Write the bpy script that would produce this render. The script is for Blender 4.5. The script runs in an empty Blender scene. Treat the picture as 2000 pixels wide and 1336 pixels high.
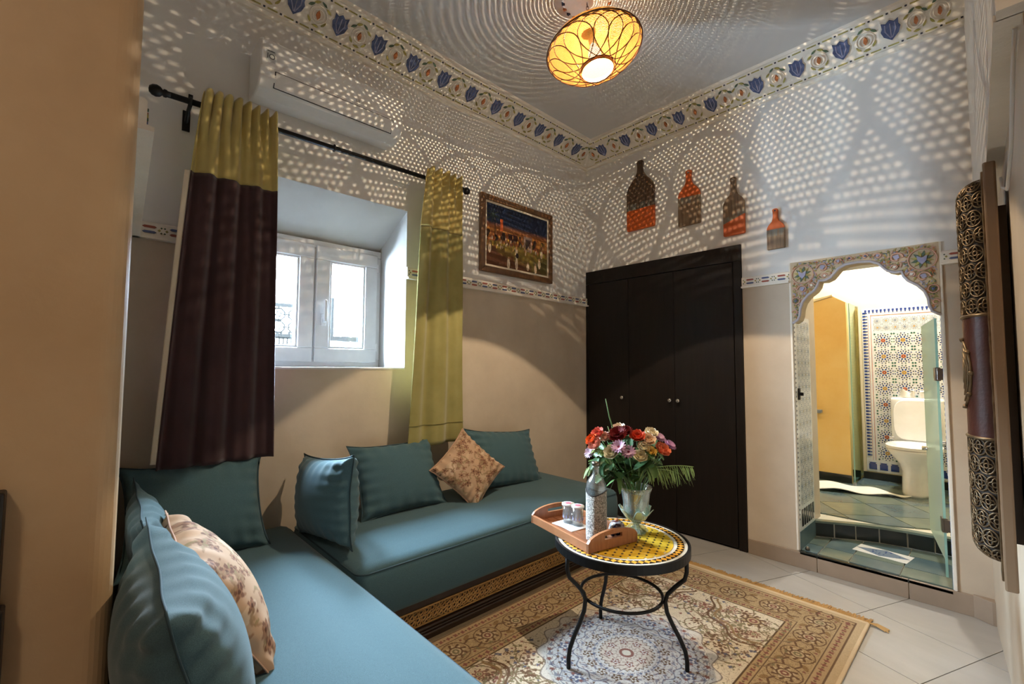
import bpy, bmesh, math, random
import numpy as np
from mathutils import Vector, Matrix
random.seed(7); rng = np.random.default_rng(7)
PI = math.pi
sc = bpy.context.scene
COL = sc.collection

# ------------------------------------------------------------------ camera
CAM = Vector((2.403, -3.134, 1.173)); FPX = 883.6
PITCH, ROLL, YAW = 0.0563, 0.0053, 0.8181
FW = Vector((-math.sin(YAW) * math.cos(PITCH), math.cos(YAW) * math.cos(PITCH), math.sin(PITCH)))
_r = Vector((math.cos(YAW), math.sin(YAW), 0)); _u = _r.cross(FW)
RT = math.cos(ROLL) * _r + math.sin(ROLL) * _u
UP = -math.sin(ROLL) * _r + math.cos(ROLL) * _u
cd = bpy.data.cameras.new('camera'); cam = bpy.data.objects.new('camera', cd); COL.objects.link(cam)
cam.matrix_world = Matrix(((RT.x, UP.x, -FW.x, CAM.x), (RT.y, UP.y, -FW.y, CAM.y), (RT.z, UP.z, -FW.z, CAM.z), (0, 0, 0, 1)))
cd.sensor_fit = 'HORIZONTAL'; cd.sensor_width = 36; cd.lens = 36 * FPX / 2000; cd.clip_start = 0.02; cd.clip_end = 100
sc.camera = cam
def ray(px, py): return FW + RT * ((px - 1000) / FPX) + UP * ((668 - py) / FPX)
def at(px, py, ax, val):           # the point of the plane  axis = value  seen at a pixel
    d = ray(px, py); t = (val - CAM[ax]) / d[ax]; return CAM + d * t

# ------------------------------------------------------------------ sky, daylight, exposure
W = bpy.data.worlds.new('sky'); sc.world = W; W.use_nodes = True
bg = W.node_tree.nodes['Background']
SKY_COL = (0.64, 0.82, 1.0); SKY_STRENGTH = 480.0
bg.inputs[0].default_value = (*SKY_COL, 1); bg.inputs[1].default_value = SKY_STRENGTH
sc.view_settings.view_transform = 'Standard'; sc.view_settings.look = 'None'
sc.view_settings.exposure = 0.15; sc.view_settings.gamma = 1.0; sc.view_settings.use_curve_mapping = False
try:
    sc.cycles.use_denoising = True
    sc.cycles.max_bounces = 10; sc.cycles.diffuse_bounces = 5; sc.cycles.transparent_max_bounces = 16
    sc.cycles.sample_clamp_indirect = 6.0; sc.cycles.caustics_refractive = False; sc.cycles.caustics_reflective = False
except Exception: pass
PENDANT_W, HALL_W, BATH_W = 200.0, 15.0, 38.0
def light(name, kind, loc, power, col, **kw):
    l = bpy.data.lights.new(name, kind); l.energy = power; l.color = col
    for k, v in kw.items(): setattr(l, k, v)
    o = bpy.data.objects.new(name, l); COL.objects.link(o); o.location = loc; return o
# sampling portal in the window opening: guides the sky's own light, emits nothing
po = light('window_portal', 'AREA', (-0.37, -2.185, 1.54), 1, (1, 1, 1), shape='RECTANGLE', size=0.8, size_y=0.86)
po.rotation_euler = (0, -PI / 2, 0); po.data.cycles.is_portal = True

# ------------------------------------------------------------------ helpers
def lin(c): return c / 12.92 if c <= 0.04045 else ((c + 0.055) / 1.055) ** 2.4
def rgb(r, g, b): return (lin(r / 255), lin(g / 255), lin(b / 255), 1)
class NT:
    def __init__(s, name):
        s.m = bpy.data.materials.new(name); s.m.use_nodes = True; s.t = s.m.node_tree
        s.b = s.t.nodes['Principled BSDF']; s.out = s.t.nodes['Material Output']
    def n(s, kind, **kw):
        x = s.t.nodes.new(kind)
        for k, v in kw.items():
            if k.startswith('i_'): x.inputs[k[2:].replace('_', ' ')].default_value = v
            elif k.startswith('n_'): x.inputs[int(k[2:])].default_value = v
            else: setattr(x, k, v)
        return x
    def l(s, a, b): s.t.links.new(a, b)
    def mix(s, fac, a, b, blend='MIX'):
        x = s.n('ShaderNodeMix', data_type='RGBA', blend_type=blend)
        for sock, v in ((x.inputs['Factor'], fac), (x.inputs['A'], a), (x.inputs['B'], b)):
            if isinstance(v, (tuple, list, float, int)): sock.default_value = v
            else: s.l(v, sock)
        return x.outputs['Result']
    def math(s, op, a, b=None):
        x = s.n('ShaderNodeMath', operation=op)
        for i, v in enumerate((a, b)):
            if v is None: continue
            if isinstance(v, (float, int)): x.inputs[i].default_value = v
            else: s.l(v, x.inputs[i])
        return x.outputs[0]
    def ramp(s, v, stops):
        x = s.n('ShaderNodeValToRGB'); e = x.color_ramp.elements
        while len(e) < len(stops): e.new(0.5)
        for el, (p, c) in zip(e, stops): el.position = p; el.color = c if len(c) == 4 else (*c, 1)
        s.l(v, x.inputs[0]); return x.outputs[0]
    def coord(s, scale=(1, 1, 1), kind='Object'):
        tc = s.n('ShaderNodeTexCoord'); mp = s.n('ShaderNodeMapping'); mp.inputs['Scale'].default_value = scale
        s.l(tc.outputs[kind], mp.inputs[0]); return mp.outputs[0]
    def noise(s, vec, scale, detail=4, rough=0.55):
        x = s.n('ShaderNodeTexNoise'); x.inputs['Scale'].default_value = scale; x.inputs['Detail'].default_value = detail
        x.inputs['Roughness'].default_value = rough; s.l(vec, x.inputs['Vector']); return x.outputs['Fac']
    def bump(s, h, strength=0.2, dist=0.01):
        x = s.n('ShaderNodeBump'); x.inputs['Strength'].default_value = strength; x.inputs['Distance'].default_value = dist
        s.l(h, x.inputs['Height']); s.l(x.outputs[0], s.b.inputs['Normal'])
MATS = {}
def mat(name, col, rough=0.5, metal=0.0, var=None, col2=None, vscale=8, vstretch=(1, 1, 1), bump=None, bscale=60, spec=0.5, **kw):
    if name in MATS: return MATS[name]
    t = NT(name); c = rgb(*col)
    t.b.inputs['Roughness'].default_value = rough; t.b.inputs['Metallic'].default_value = metal
    t.b.inputs['Specular IOR Level'].default_value = spec
    vec = t.coord(vstretch)
    c2 = rgb(*col2) if col2 else tuple(min(1, x * (1 + (var or 0.12))) for x in c[:3]) + (1,)
    f = t.ramp(t.noise(vec, vscale), [(0.3, (0, 0, 0)), (0.7, (1, 1, 1))])
    t.l(t.mix(f, c, c2), t.b.inputs['Base Color'])
    if bump: t.bump(t.noise(vec, bscale, 3), bump)
    for k, v in kw.items(): t.b.inputs[k.replace('_', ' ')].default_value = v
    MATS[name] = t.m; return t.m
def attr_mat(name, rough=0.7, bump=None, bscale=300, spec=0.3, weave=None):
    t = NT(name); a = t.n('ShaderNodeVertexColor'); a.layer_name = 'col'
    t.l(a.outputs[0], t.b.inputs['Base Color']); t.b.inputs['Roughness'].default_value = rough
    t.b.inputs['Specular IOR Level'].default_value = spec
    if bump: t.bump(t.noise(t.coord(), bscale, 2), bump)
    MATS[name] = t.m; return t.m

def basis(o, X, Y, Z):
    return Matrix(((X[0], Y[0], Z[0], o[0]), (X[1], Y[1], Z[1], o[1]), (X[2], Y[2], Z[2], o[2]), (0, 0, 0, 1)))
class MB:
    def __init__(s): s.v = []; s.f = []; s.mi = []
    def add(s, vs, fs, mi=0, M=None):
        k = len(s.v)
        s.v += [tuple(M @ Vector(p)) for p in vs] if M else [tuple(p) for p in vs]
        for f in fs: s.f.append(tuple(k + i for i in f)); s.mi.append(mi)
        return s
    def box(s, x0, x1, y0, y1, z0, z1, mi=0, M=None):
        vs = [(x, y, z) for z in (z0, z1) for y in (y0, y1) for x in (x0, x1)]
        return s.add(vs, [(0, 2, 3, 1), (4, 5, 7, 6), (0, 1, 5, 4), (2, 6, 7, 3), (0, 4, 6, 2), (1, 3, 7, 5)], mi, M)
    def prism(s, out, d0, d1, fn, mi=0, M=None):         # outline (a, b), extruded d0..d1, fn(a, b, d) -> xyz
        n = len(out); vs = [fn(a, b, d0) for a, b in out] + [fn(a, b, d1) for a, b in out]
        fs = [tuple(range(n))[::-1], tuple(range(n, 2 * n))] + [(i, (i + 1) % n, n + (i + 1) % n, n + i) for i in range(n)]
        return s.add(vs, fs, mi, M)
    def frame(s, x0, x1, y0, y1, z0, z1, w, mi=0):      # rectangular frame in the y-z plane, butt-jointed
        s.box(x0, x1, y0, y1, z0, z0 + w, mi); s.box(x0, x1, y0, y1, z1 - w, z1, mi)
        s.box(x0, x1, y0, y0 + w, z0 + w, z1 - w, mi); return s.box(x0, x1, y1 - w, y1, z0 + w, z1 - w, mi)
    def tube(s, path, r, n=8, mi=0, closed=False, M=None, flat=1.0):
        P = [Vector(p) for p in path]; m = len(P); vs = []; fs = []
        up = None
        for i in range(m):
            a = P[(i - 1) % m] if closed or i > 0 else P[i]; b = P[(i + 1) % m] if closed or i < m - 1 else P[i]
            t = (b - a).normalized() if (b - a).length > 1e-9 else Vector((0, 0, 1))
            if up is None: up = Vector((0, 0, 1)) if abs(t.z) < 0.9 else Vector((1, 0, 0))
            x = t.cross(up); x = x.normalized() if x.length > 1e-6 else Vector((1, 0, 0)); y = x.cross(t).normalized(); up = y
            rr = r[i] if isinstance(r, (list, tuple)) else r
            vs += [P[i] + x * (rr * math.cos(2 * PI * k / n)) + y * (rr * flat * math.sin(2 * PI * k / n)) for k in range(n)]
        for i in range(m if closed else m - 1):
            j = (i + 1) % m
            fs += [(i * n + k, i * n + (k + 1) % n, j * n + (k + 1) % n, j * n + k) for k in range(n)]
        if not closed: fs += [tuple(range(n))[::-1], tuple((m - 1) * n + k for k in range(n))]
        return s.add(vs, fs, mi, M)
    def lathe(s, prof, n=32, mi=0, M=None, close=False):
        vs = []; fs = []; m = len(prof)
        for r, z in prof: vs += [(r * math.cos(2 * PI * k / n), r * math.sin(2 * PI * k / n), z) for k in range(n)]
        for i in range(m if close else m - 1):
            j = (i + 1) % m
            fs += [(i * n + k, i * n + (k + 1) % n, j * n + (k + 1) % n, j * n + k) for k in range(n)]
        if not close:
            if prof[0][0] > 1e-6: fs.append(tuple(range(n))[::-1])
            if prof[-1][0] > 1e-6: fs.append(tuple((m - 1) * n + k for k in range(n)))
        return s.add(vs, fs, mi, M)
    def grid(s, fn, nu, nv, mi=0, M=None):
        vs = [fn(i / nu, j / nv) for j in range(nv + 1) for i in range(nu + 1)]
        fs = [(j * (nu + 1) + i, j * (nu + 1) + i + 1, (j + 1) * (nu + 1) + i + 1, (j + 1) * (nu + 1) + i) for j in range(nv) for i in range(nu)]
        return s.add(vs, fs, mi, M)
    def mesh(s, name, mats, smooth=False):
        me = bpy.data.meshes.new(name); me.from_pydata(s.v, [], s.f)
        for m in (mats if isinstance(mats, (list, tuple)) else [mats]): me.materials.append(m)
        me.polygons.foreach_set('material_index', s.mi)
        if smooth: me.polygons.foreach_set('use_smooth', [True] * len(s.f))
        bm = bmesh.new(); bm.from_mesh(me); bmesh.ops.recalc_face_normals(bm, faces=bm.faces); bm.to_mesh(me); bm.free()
        me.update(); return me
    def build(s, name, mats, parent=None, smooth=False, bevel=0, bseg=2, world=True, subsurf=0, **tags):
        return obj(name, s.mesh(name, mats, smooth), parent, bevel=bevel, bseg=bseg, world=world, subsurf=subsurf, auto=smooth, **tags)
def obj(name, me, parent=None, bevel=0, bseg=2, world=True, subsurf=0, auto=False, M=None, **tags):
    o = bpy.data.objects.new(name, me); COL.objects.link(o)
    if parent is not None:
        o.parent = parent
        if world: o.matrix_parent_inverse = WM[parent.name].inverted()
    WM[o.name] = (Matrix() if world or parent is None else WM[parent.name]) @ (M if M is not None else Matrix())
    if M is not None: o.matrix_basis = M
    if bevel:
        b = o.modifiers.new('bevel', 'BEVEL'); b.width = bevel; b.segments = bseg; b.limit_method = 'ANGLE'; b.angle_limit = 0.6
        b.harden_normals = False
    if subsurf:
        b = o.modifiers.new('sub', 'SUBSURF'); b.levels = b.render_levels = subsurf
    for k, v in tags.items(): o[k] = v
    return o
WM = {}
def thing(name, label, cat, loc=(0, 0, 0), group=None, kind=None, M=None):
    o = bpy.data.objects.new(name, None); COL.objects.link(o); o.empty_display_size = 0.05
    o.matrix_basis = M if M is not None else Matrix.Translation(loc); WM[o.name] = o.matrix_basis.copy()
    if label: o['label'] = label
    if cat: o['category'] = cat
    if group: o['group'] = group
    if kind: o['kind'] = kind
    return o
def colors(me, cols):                 # per-vertex colours (n x 3, linear)
    a = me.color_attributes.new('col', 'FLOAT_COLOR', 'POINT')
    c = np.ones((len(me.vertices), 4), np.float32); c[:, :3] = cols; a.data.foreach_set('color', c.ravel())
class Canvas:                         # a small painter whose picture becomes vertex colours of a grid
    def __init__(s, w, h, nx, ny, base):
        s.w, s.h, s.nx, s.ny = w, h, nx, ny
        s.X, s.Y = np.meshgrid(np.linspace(-w / 2, w / 2, nx), np.linspace(-h / 2, h / 2, ny))
        s.C = np.ones((ny, nx, 3)) * np.array(rgb(*base)[:3])
    def put(s, mask, col, a=1.0):
        c = np.array(rgb(*col)[:3]); m = np.clip(mask, 0, 1)[..., None] * a; s.C = s.C * (1 - m) + c * m
    def win(s, x, y, r):
        i0 = max(0, int((x - r + s.w / 2) / s.w * (s.nx - 1))); i1 = min(s.nx, int((x + r + s.w / 2) / s.w * (s.nx - 1)) + 2)
        j0 = max(0, int((y - r + s.h / 2) / s.h * (s.ny - 1))); j1 = min(s.ny, int((y + r + s.h / 2) / s.h * (s.ny - 1)) + 2)
        return (slice(j0, j1), slice(i0, i1))
    def local(s, x, y, r, fn, col, a=1.0):
        w = s.win(x, y, r); X = s.X[w] - x; Y = s.Y[w] - y
        if X.size == 0: return
        m = np.clip(fn(X, Y), 0, 1)[..., None] * a; s.C[w] = s.C[w] * (1 - m) + np.array(rgb(*col)[:3]) * m
    def disk(s, x, y, r, col, a=1.0): s.local(x, y, r * 1.1, lambda X, Y: (np.hypot(X, Y) < r) * 1.0, col, a)
    def ell(s, x, y, rx, ry, ang, col, a=1.0):
        ca, sa = math.cos(ang), math.sin(ang)
        s.local(x, y, max(rx, ry) * 1.1, lambda X, Y: (((X * ca + Y * sa) / rx) ** 2 + ((-X * sa + Y * ca) / ry) ** 2 < 1) * 1.0, col, a)
    def ring(s, x, y, r, w, col, a=1.0): s.local(x, y, r + 2 * w, lambda X, Y: (abs(np.hypot(X, Y) - r) < w) * 1.0, col, a)
    def flower(s, x, y, r, k, col, ph=0.0, a=1.0):
        s.local(x, y, r * 1.3, lambda X, Y: (np.hypot(X, Y) < r * (0.78 + 0.22 * np.cos(k * np.arctan2(Y, X) + ph))) * 1.0, col, a)
    def line(s, pts, w, col, a=1.0):
        for (x0, y0), (x1, y1) in zip(pts[:-1], pts[1:]):
            L = max(1e-6, math.hypot(x1 - x0, y1 - y0)); n = max(2, int(L / (w * 1.2)))
            for k in range(n + 1): s.disk(x0 + (x1 - x0) * k / n, y0 + (y1 - y0) * k / n, w, col, a)
    def flat(s): return s.C.reshape(-1, 3)
def grid_mesh(name, nx, ny, fn, m):   # fn(X, Y arrays) -> n x 3 ; same vertex order as Canvas
    X, Y = np.meshgrid(np.linspace(0, 1, nx), np.linspace(0, 1, ny)); P = fn(X.ravel(), Y.ravel())
    i = np.arange(nx * ny).reshape(ny, nx); q = np.stack([i[:-1, :-1], i[:-1, 1:], i[1:, 1:], i[1:, :-1]], -1).reshape(-1, 4)
    me = bpy.data.meshes.new(name); me.from_pydata(P.tolist(), [], q.tolist()); me.materials.append(m)
    me.polygons.foreach_set('use_smooth', [True] * len(q)); me.update(); return me

# ------------------------------------------------------------------ materials
def plaster(name, c1, c2, c3, rough, scale, bs=0.12):
    t = NT(name); v = t.coord()
    a = t.ramp(t.noise(v, scale, 6, 0.6), [(0.3, rgb(*c1)), (0.5, rgb(*c2)), (0.72, rgb(*c3))])
    t.l(a, t.b.inputs['Base Color']); t.b.inputs['Roughness'].default_value = rough
    t.b.inputs['Specular IOR Level'].default_value = 0.35
    t.bump(t.noise(v, 14, 5), bs, 0.02); MATS[name] = t.m; return t.m
M_WHITE = plaster('white_plaster', (222, 220, 219), (228, 226, 224), (233, 231, 228), 0.75, 3, 0.05)
M_CEIL = plaster('ceiling_plaster', (205, 205, 207), (210, 210, 211), (216, 215, 214), 0.8, 2, 0.03)
M_TADE = plaster('beige_tadelakt', (192, 176, 157), (202, 186, 166), (211, 196, 177), 0.42, 2.6, 0.08)
M_PILLAR = plaster('brown_tadelakt', (184, 154, 118), (194, 164, 128), (202, 174, 138), 0.5, 2.2, 0.1)
M_YELLOW = plaster('yellow_tadelakt', (232, 190, 112), (240, 204, 130), (243, 214, 148), 0.35, 2, 0.05)
M_CREAM = plaster('cream_plaster', (236, 222, 184), (239, 227, 193), (242, 231, 200), 0.6, 2, 0.03)
M_GROUT = mat('grout', (120, 112, 104), 0.9)
M_TILE = mat('grey_floor_tile', (168, 165, 162), 0.32, col2=(180, 177, 174), vscale=3, vstretch=(1, 3, 1), bump=0.02)
M_BASEB = mat('stone_skirting', (150, 132, 116), 0.5, col2=(166, 146, 128), vscale=5, bump=0.03)
M_GYPS = mat('carved_gypsum', (234, 228, 218), 0.8, bump=0.15, bscale=90)
M_BLUE = mat('painted_blue', (66, 78, 118), 0.6, col2=(92, 104, 142), vscale=60)
M_OCHRE = mat('painted_ochre', (176, 108, 62), 0.7)
M_OLIVE = mat('painted_olive', (150, 142, 84), 0.7, col2=(182, 172, 96), vscale=30)
M_RED = mat('painted_red', (160, 88, 72), 0.7)
M_DKGREEN = mat('painted_green', (84, 104, 84), 0.7)
M_NAVY = mat('painted_navy', (40, 46, 66), 0.6)
M_LILAC = mat('painted_lilac', (150, 150, 186), 0.6, col2=(176, 176, 200), vscale=40)
M_PINK = mat('painted_pink', (200, 160, 140), 0.7)
M_WARD = mat('wenge_wood', (22, 17, 15), 0.5, col2=(29, 23, 20), vscale=3, vstretch=(14, 1, 1), bump=0.02, bscale=30, spec=0.25)
M_DKWOOD = mat('dark_carved_wood', (44, 28, 18), 0.4, col2=(58, 38, 26), vscale=4, vstretch=(1, 8, 1))
M_GILT = mat('gilded_carving', (176, 134, 78), 0.45, metal=0.3, col2=(200, 160, 100), vscale=40)
M_IRON = mat('black_iron', (26, 25, 26), 0.45, metal=0.6)
M_CHROME = mat('chrome', (200, 200, 200), 0.12, metal=1.0)
M_STEEL = mat('brushed_steel', (120, 112, 104), 0.3, metal=1.0)
M_PVC = mat('white_pvc', (232, 234, 238), 0.3)
M_AC = mat('white_appliance', (224, 223, 222), 0.3, spec=0.4)
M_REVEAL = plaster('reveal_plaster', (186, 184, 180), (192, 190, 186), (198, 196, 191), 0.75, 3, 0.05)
M_GREYP = mat('grey_print', (70, 72, 74), 0.6)
M_SEAM = mat('dark_gap', (60, 60, 62), 0.8)
M_PORC = mat('porcelain', (244, 244, 242), 0.12)
M_LINEN = mat('white_linen', (240, 238, 232), 0.9, bump=0.3, bscale=400)
M_SLATE = mat('green_slate_tile', (98, 114, 108), 0.14, col2=(124, 136, 124), vscale=5, bump=0.08, bscale=20)
M_SLATE2 = mat('blue_slate_tile', (82, 104, 112), 0.14, col2=(106, 124, 126), vscale=6, bump=0.08, bscale=20)
M_BLKTILE = mat('black_tile', (32, 36, 34), 0.2)
M_GROUTW = mat('pale_grout', (206, 204, 190), 0.8)
M_BRASS = mat('aged_brass', (136, 116, 90), 0.42, metal=0.75, col2=(96, 80, 60), vscale=40)
M_LEATHER = mat('brown_leather', (58, 26, 18), 0.4, col2=(74, 36, 26), vscale=12, bump=0.1, bscale=120)
M_FRAMEW = mat('picture_frame_wood', (92, 62, 38), 0.4, col2=(120, 84, 50), vscale=14, vstretch=(1, 6, 1))
M_MUSTARD = mat('mustard_velvet', (176, 157, 92), 0.85, col2=(190, 171, 106), vscale=10, spec=0.2, Sheen_Weight=0.3)
M_OLIVECL = mat('olive_velvet', (144, 135, 80), 0.85, col2=(158, 148, 92), vscale=10, spec=0.2, Sheen_Weight=0.3)
M_AUBER = mat('aubergine_velvet', (58, 38, 40), 0.8, col2=(68, 44, 46), vscale=8, spec=0.2, Sheen_Weight=0.25)
M_LINING = mat('cream_lining', (222, 210, 190), 0.9)
def glass_mat(name, col, rough=0.0, ior=1.45, mixw=None):
    t = NT(name)
    t.b.inputs['Base Color'].default_value = rgb(*col); t.b.inputs['Roughness'].default_value = rough
    t.b.inputs['Transmission Weight'].default_value = 1.0; t.b.inputs['IOR'].default_value = ior
    if mixw is not None:             # thin panes: light passes straight through the part that is clear
        tr = t.n('ShaderNodeBsdfTransparent'); tr.inputs[0].default_value = rgb(*col)
        mx = t.n('ShaderNodeMixShader'); mx.inputs[0].default_value = mixw
        gl = t.n('ShaderNodeBsdfGlossy'); gl.inputs['Roughness'].default_value = 0.02
        t.l(tr.outputs[0], mx.inputs[1]); t.l(gl.outputs[0], mx.inputs[2]); t.l(mx.outputs[0], t.out.inputs[0])
    MATS[name] = t.m; return t.m
M_PANE = glass_mat('window_glass', (250, 252, 252), mixw=0.06)
M_SHGLASS = glass_mat('shower_glass', (236, 246, 240), mixw=0.04)
def sparkle_glass(name, col, body=0.10, gloss=0.16):   # thin glassware: clear, with bright reflections and diffuse white mixed in to imitate sparkle
    t = NT(name); tr = t.n('ShaderNodeBsdfTransparent'); tr.inputs[0].default_value = rgb(*col)
    gl = t.n('ShaderNodeBsdfGlossy'); gl.inputs['Roughness'].default_value = 0.05; df = t.n('ShaderNodeBsdfDiffuse'); df.inputs[0].default_value = rgb(*col)
    lw = t.n('ShaderNodeLayerWeight'); lw.inputs[0].default_value = 0.35
    a = t.n('ShaderNodeMixShader'); a.inputs[0].default_value = body; t.l(tr.outputs[0], a.inputs[1]); t.l(df.outputs[0], a.inputs[2])
    f = t.math('ADD', t.math('MULTIPLY', lw.outputs['Facing'], 0.5), gloss)
    b = t.n('ShaderNodeMixShader'); t.l(f, b.inputs[0]); t.l(a.outputs[0], b.inputs[1]); t.l(gl.outputs[0], b.inputs[2]); t.l(b.outputs[0], t.out.inputs[0])
    MATS[name] = t.m; return t.m
def fabric(name, c1, c2):
    t = NT(name); v = t.coord()
    f = t.noise(v, 900, 2); g = t.noise(v, 5, 3)
    t.l(t.mix(t.ramp(f, [(0.35, (0, 0, 0)), (0.65, (1, 1, 1))]), rgb(*c1), rgb(*c2)), t.b.inputs['Base Color'])
    t.b.inputs['Roughness'].default_value = 0.85; t.b.inputs['Specular IOR Level'].default_value = 0.2
    t.b.inputs['Sheen Weight'].default_value = 0.15
    b = t.math('ADD', t.math('MULTIPLY', f, 0.15), g); t.bump(b, 0.25, 0.006); MATS[name] = t.m; return t.m
M_TEAL = fabric('teal_woven_fabric', (54, 80, 88), (76, 104, 112))
M_TEALP = mat('teal_piping', (40, 62, 70), 0.85)
M_FLORAL = attr_mat('floral_print_fabric', 0.8, 0.15, 700)
M_CANVAS = attr_mat('painted_canvas', 0.55, 0.1, 200)
M_RUG = attr_mat('patterned_rug_pile', 0.95, 0.5, 600, spec=0.1)
# ------------------------------------------------------------------ the room shell
def S(name, mb, mats, **kw): return mb.build(name, mats, kind='structure', **kw)
DZ = 1.70; HZ = 3.044
xyz = lambda a, b, d: (a, b, d)                    # floor-plan outline extruded in z
def wall_prism(out, z0=0, z1=HZ + 0.1, split=DZ):
    m = MB()
    if split: m.prism(out, z0, split, xyz, 0); m.prism(out, split, z1, xyz, 1)
    else: m.prism(out, z0, z1, xyz, 0)
    return m
# floor: grout bed with tiles laid on the skew
fl = MB(); fl.box(-0.35, 4.3, -5.1, 2.2, -0.12, -0.006)
floor = S('floor', fl, M_GROUT)
def clip(poly, n, d):                              # keep n.p <= d
    out = []
    for i in range(len(poly)):
        p, q = poly[i], poly[(i + 1) % len(poly)]
        a = n[0] * p[0] + n[1] * p[1] - d; b = n[0] * q[0] + n[1] * q[1] - d
        if a <= 0: out.append(p)
        if a * b < 0: t = a / (a - b); out.append((p[0] + t * (q[0] - p[0]), p[1] + t * (q[1] - p[1])))
    return out
def area(p): return 0.5 * abs(sum(p[i][0] * p[(i + 1) % len(p)][1] - p[(i + 1) % len(p)][0] * p[i][1] for i in range(len(p))))
ang = math.radians(-22); e1 = (math.cos(ang), math.sin(ang)); e2 = (-e1[1], e1[0]); TS = 0.405; GP = 0.0035
O0 = (1.9, -0.40)                                  # a joint crossing seen in the photograph
tile_me = MB(); tile_me.box(0, TS - GP, 0, TS - GP, -0.006, 0); tile_mesh = tile_me.mesh('tile', M_TILE)
off1, off2 = 0.0, 0.12
for i in range(-12, 14):
    for j in range(-14, 10):
        c = lambda a, b: (O0[0] + (i * TS + a) * e1[0] + (j * TS + b + off2) * e2[0], O0[1] + (i * TS + a) * e1[1] + (j * TS + b + off2) * e2[1])
        q = [c(0, 0), c(TS - GP, 0), c(TS - GP, TS - GP), c(0, TS - GP)]
        r = q
        for n, d in (((-1, 0), 0.0), ((0, 1), 0.0), ((1, 0), 4.2), ((0, -1), 3.9)): r = clip(r, n, d) if r else r
        if not r or len(r) < 3 or area(r) < 0.004: continue
        cx = sum(p[0] for p in r) / len(r); cy = sum(p[1] for p in r) / len(r)
        if cx > 2.62 and cy > -2.15: continue
        if cx < 1.2 and cy < -3.1: continue
        if cx < 0.4 and cy < -0.8: continue        # under the sofa, never seen
        if abs(area(r) - (TS - GP) ** 2) < 1e-6:
            obj('tile', tile_mesh, floor, M=Matrix.Translation((q[0][0], q[0][1], 0)) @ Matrix.Rotation(ang, 4, 'Z'))
        else:
            m = MB(); m.prism(r, -0.006, 0, xyz); m.build('tile', M_TILE, floor)
S('ceiling', MB().box(-0.35, 4.3, -5.1, 0.3, HZ, HZ + 0.1), M_CEIL)
# window wall
WY0, WY1, WZ0, WZ1 = -2.61, -1.757, 1.163, 2.115
wl = MB()
wl.box(-0.35, 0, -3.3, 0.1, -0.1, WZ0, 0)
for a, b in ((-3.3, WY0), (WY1, 0.1)):
    wl.box(-0.35, 0, a, b, WZ0, DZ, 0); wl.box(-0.35, 0, a, b, DZ, WZ1, 1)
wl.box(-0.35, 0, -3.3, 0.1, WZ1, HZ + 0.1, 1)
wall_left = S('wall_left', wl, [M_TADE, M_WHITE])
# back wall with the wardrobe niche and the arched doorway
AX0, AX1, AZ0, AZ1 = 1.567, 2.226, 0.10, 1.822; BT = 0.48; WDX, WDZ = 1.279, 2.0
wb = MB()
wb.box(-0.3, WDX, 0, BT, WDZ, HZ + 0.1, 1)
wb.box(WDX, AX0, 0, BT, -0.1, DZ, 0); wb.box(WDX, AX0, 0, BT, DZ, HZ + 0.1, 1)
wb.box(AX0, AX1, 0, BT, AZ1 - 0.002, HZ + 0.1, 1); wb.box(AX0, AX1, 0.0, 0.33, -0.1, AZ0 - 0.012, 0)
wb.box(AX1, 2.7, 0, BT, -0.1, DZ, 0); wb.box(AX1, 2.7, 0, BT, DZ, HZ + 0.1, 1)
wb.box(-0.3, WDX, BT - 0.02, BT, -0.1, WDZ, 0)
wall_back = S('wall_back', wb, [M_TADE, M_WHITE])
# right wall: runs almost along the line of sight, ends at the doorway the picture is taken from
CW = [(2.36, 0), (2.425, -0.9), (2.45, -2.15)]
wall_right = S('wall_right', wall_prism(CW + [(4.25, -2.15), (4.25, 0)]), [M_TADE, M_WHITE])
wall_near = S('wall_near', wall_prism([(-0.3, -3.022), (0, -3.028), (1.15, -3.077), (1.15, -3.3), (-0.3, -3.3)]), [M_TADE, M_WHITE])
rc = [(1.2 - 0.04 + 0.04 * math.sin(a), -3.077 - 0.04 + 0.04 * math.cos(a)) for a in [k * PI / 2 / 8 for k in range(9)]]
wall_hall = S('wall_hall', wall_prism([(1.15, -3.077)] + rc + [(1.2, -5.0), (0.9, -5.0), (0.9, -3.3), (1.15, -3.3)], split=None), [M_PILLAR])
S('wall_hall_back', MB().box(0.9, 4.3, -5.1, -5.0, -0.1, HZ + 0.1), M_PILLAR)
S('wall_hall_right', MB().box(4.2, 4.3, -5.0, -2.15, -0.1, HZ + 0.1), M_PILLAR)
# small chips and a crack in the pillar plaster are left to the material; skirting tiles
bb = S('baseboard_back', MB().box(WDX + 0.003, 2.352, -0.006, 0.0, 0.0, 0.006), M_BASEB)
for x0, x1 in ((WDX + 0.003, 1.655), (1.658, 2.055), (2.058, 2.30)):
    m = MB(); top = lambda x: 0.088 + 0.012 * (x - 1.28)
    m.add([(x0, -0.012, 0), (x1, -0.012, 0), (x1, 0, 0), (x0, 0, 0), (x0, -0.012, top(x0)), (x1, -0.012, top(x1)), (x1, 0, top(x1)), (x0, 0, top(x0))],
          [(0, 1, 5, 4), (1, 2, 6, 5), (2, 3, 7, 6), (3, 0, 4, 7), (4, 5, 6, 7), (3, 2, 1, 0)])
    m.build('skirting_tile', M_BASEB, bb, bevel=0.002)
m = MB(); m.prism([(2.29, -0.012), (2.352, -0.05), (2.38, -0.05), (2.38, 0.0), (2.29, 0.0)], 0, 0.105, xyz)
m.build('skirting_tile', M_BASEB, bb, bevel=0.002)
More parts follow.
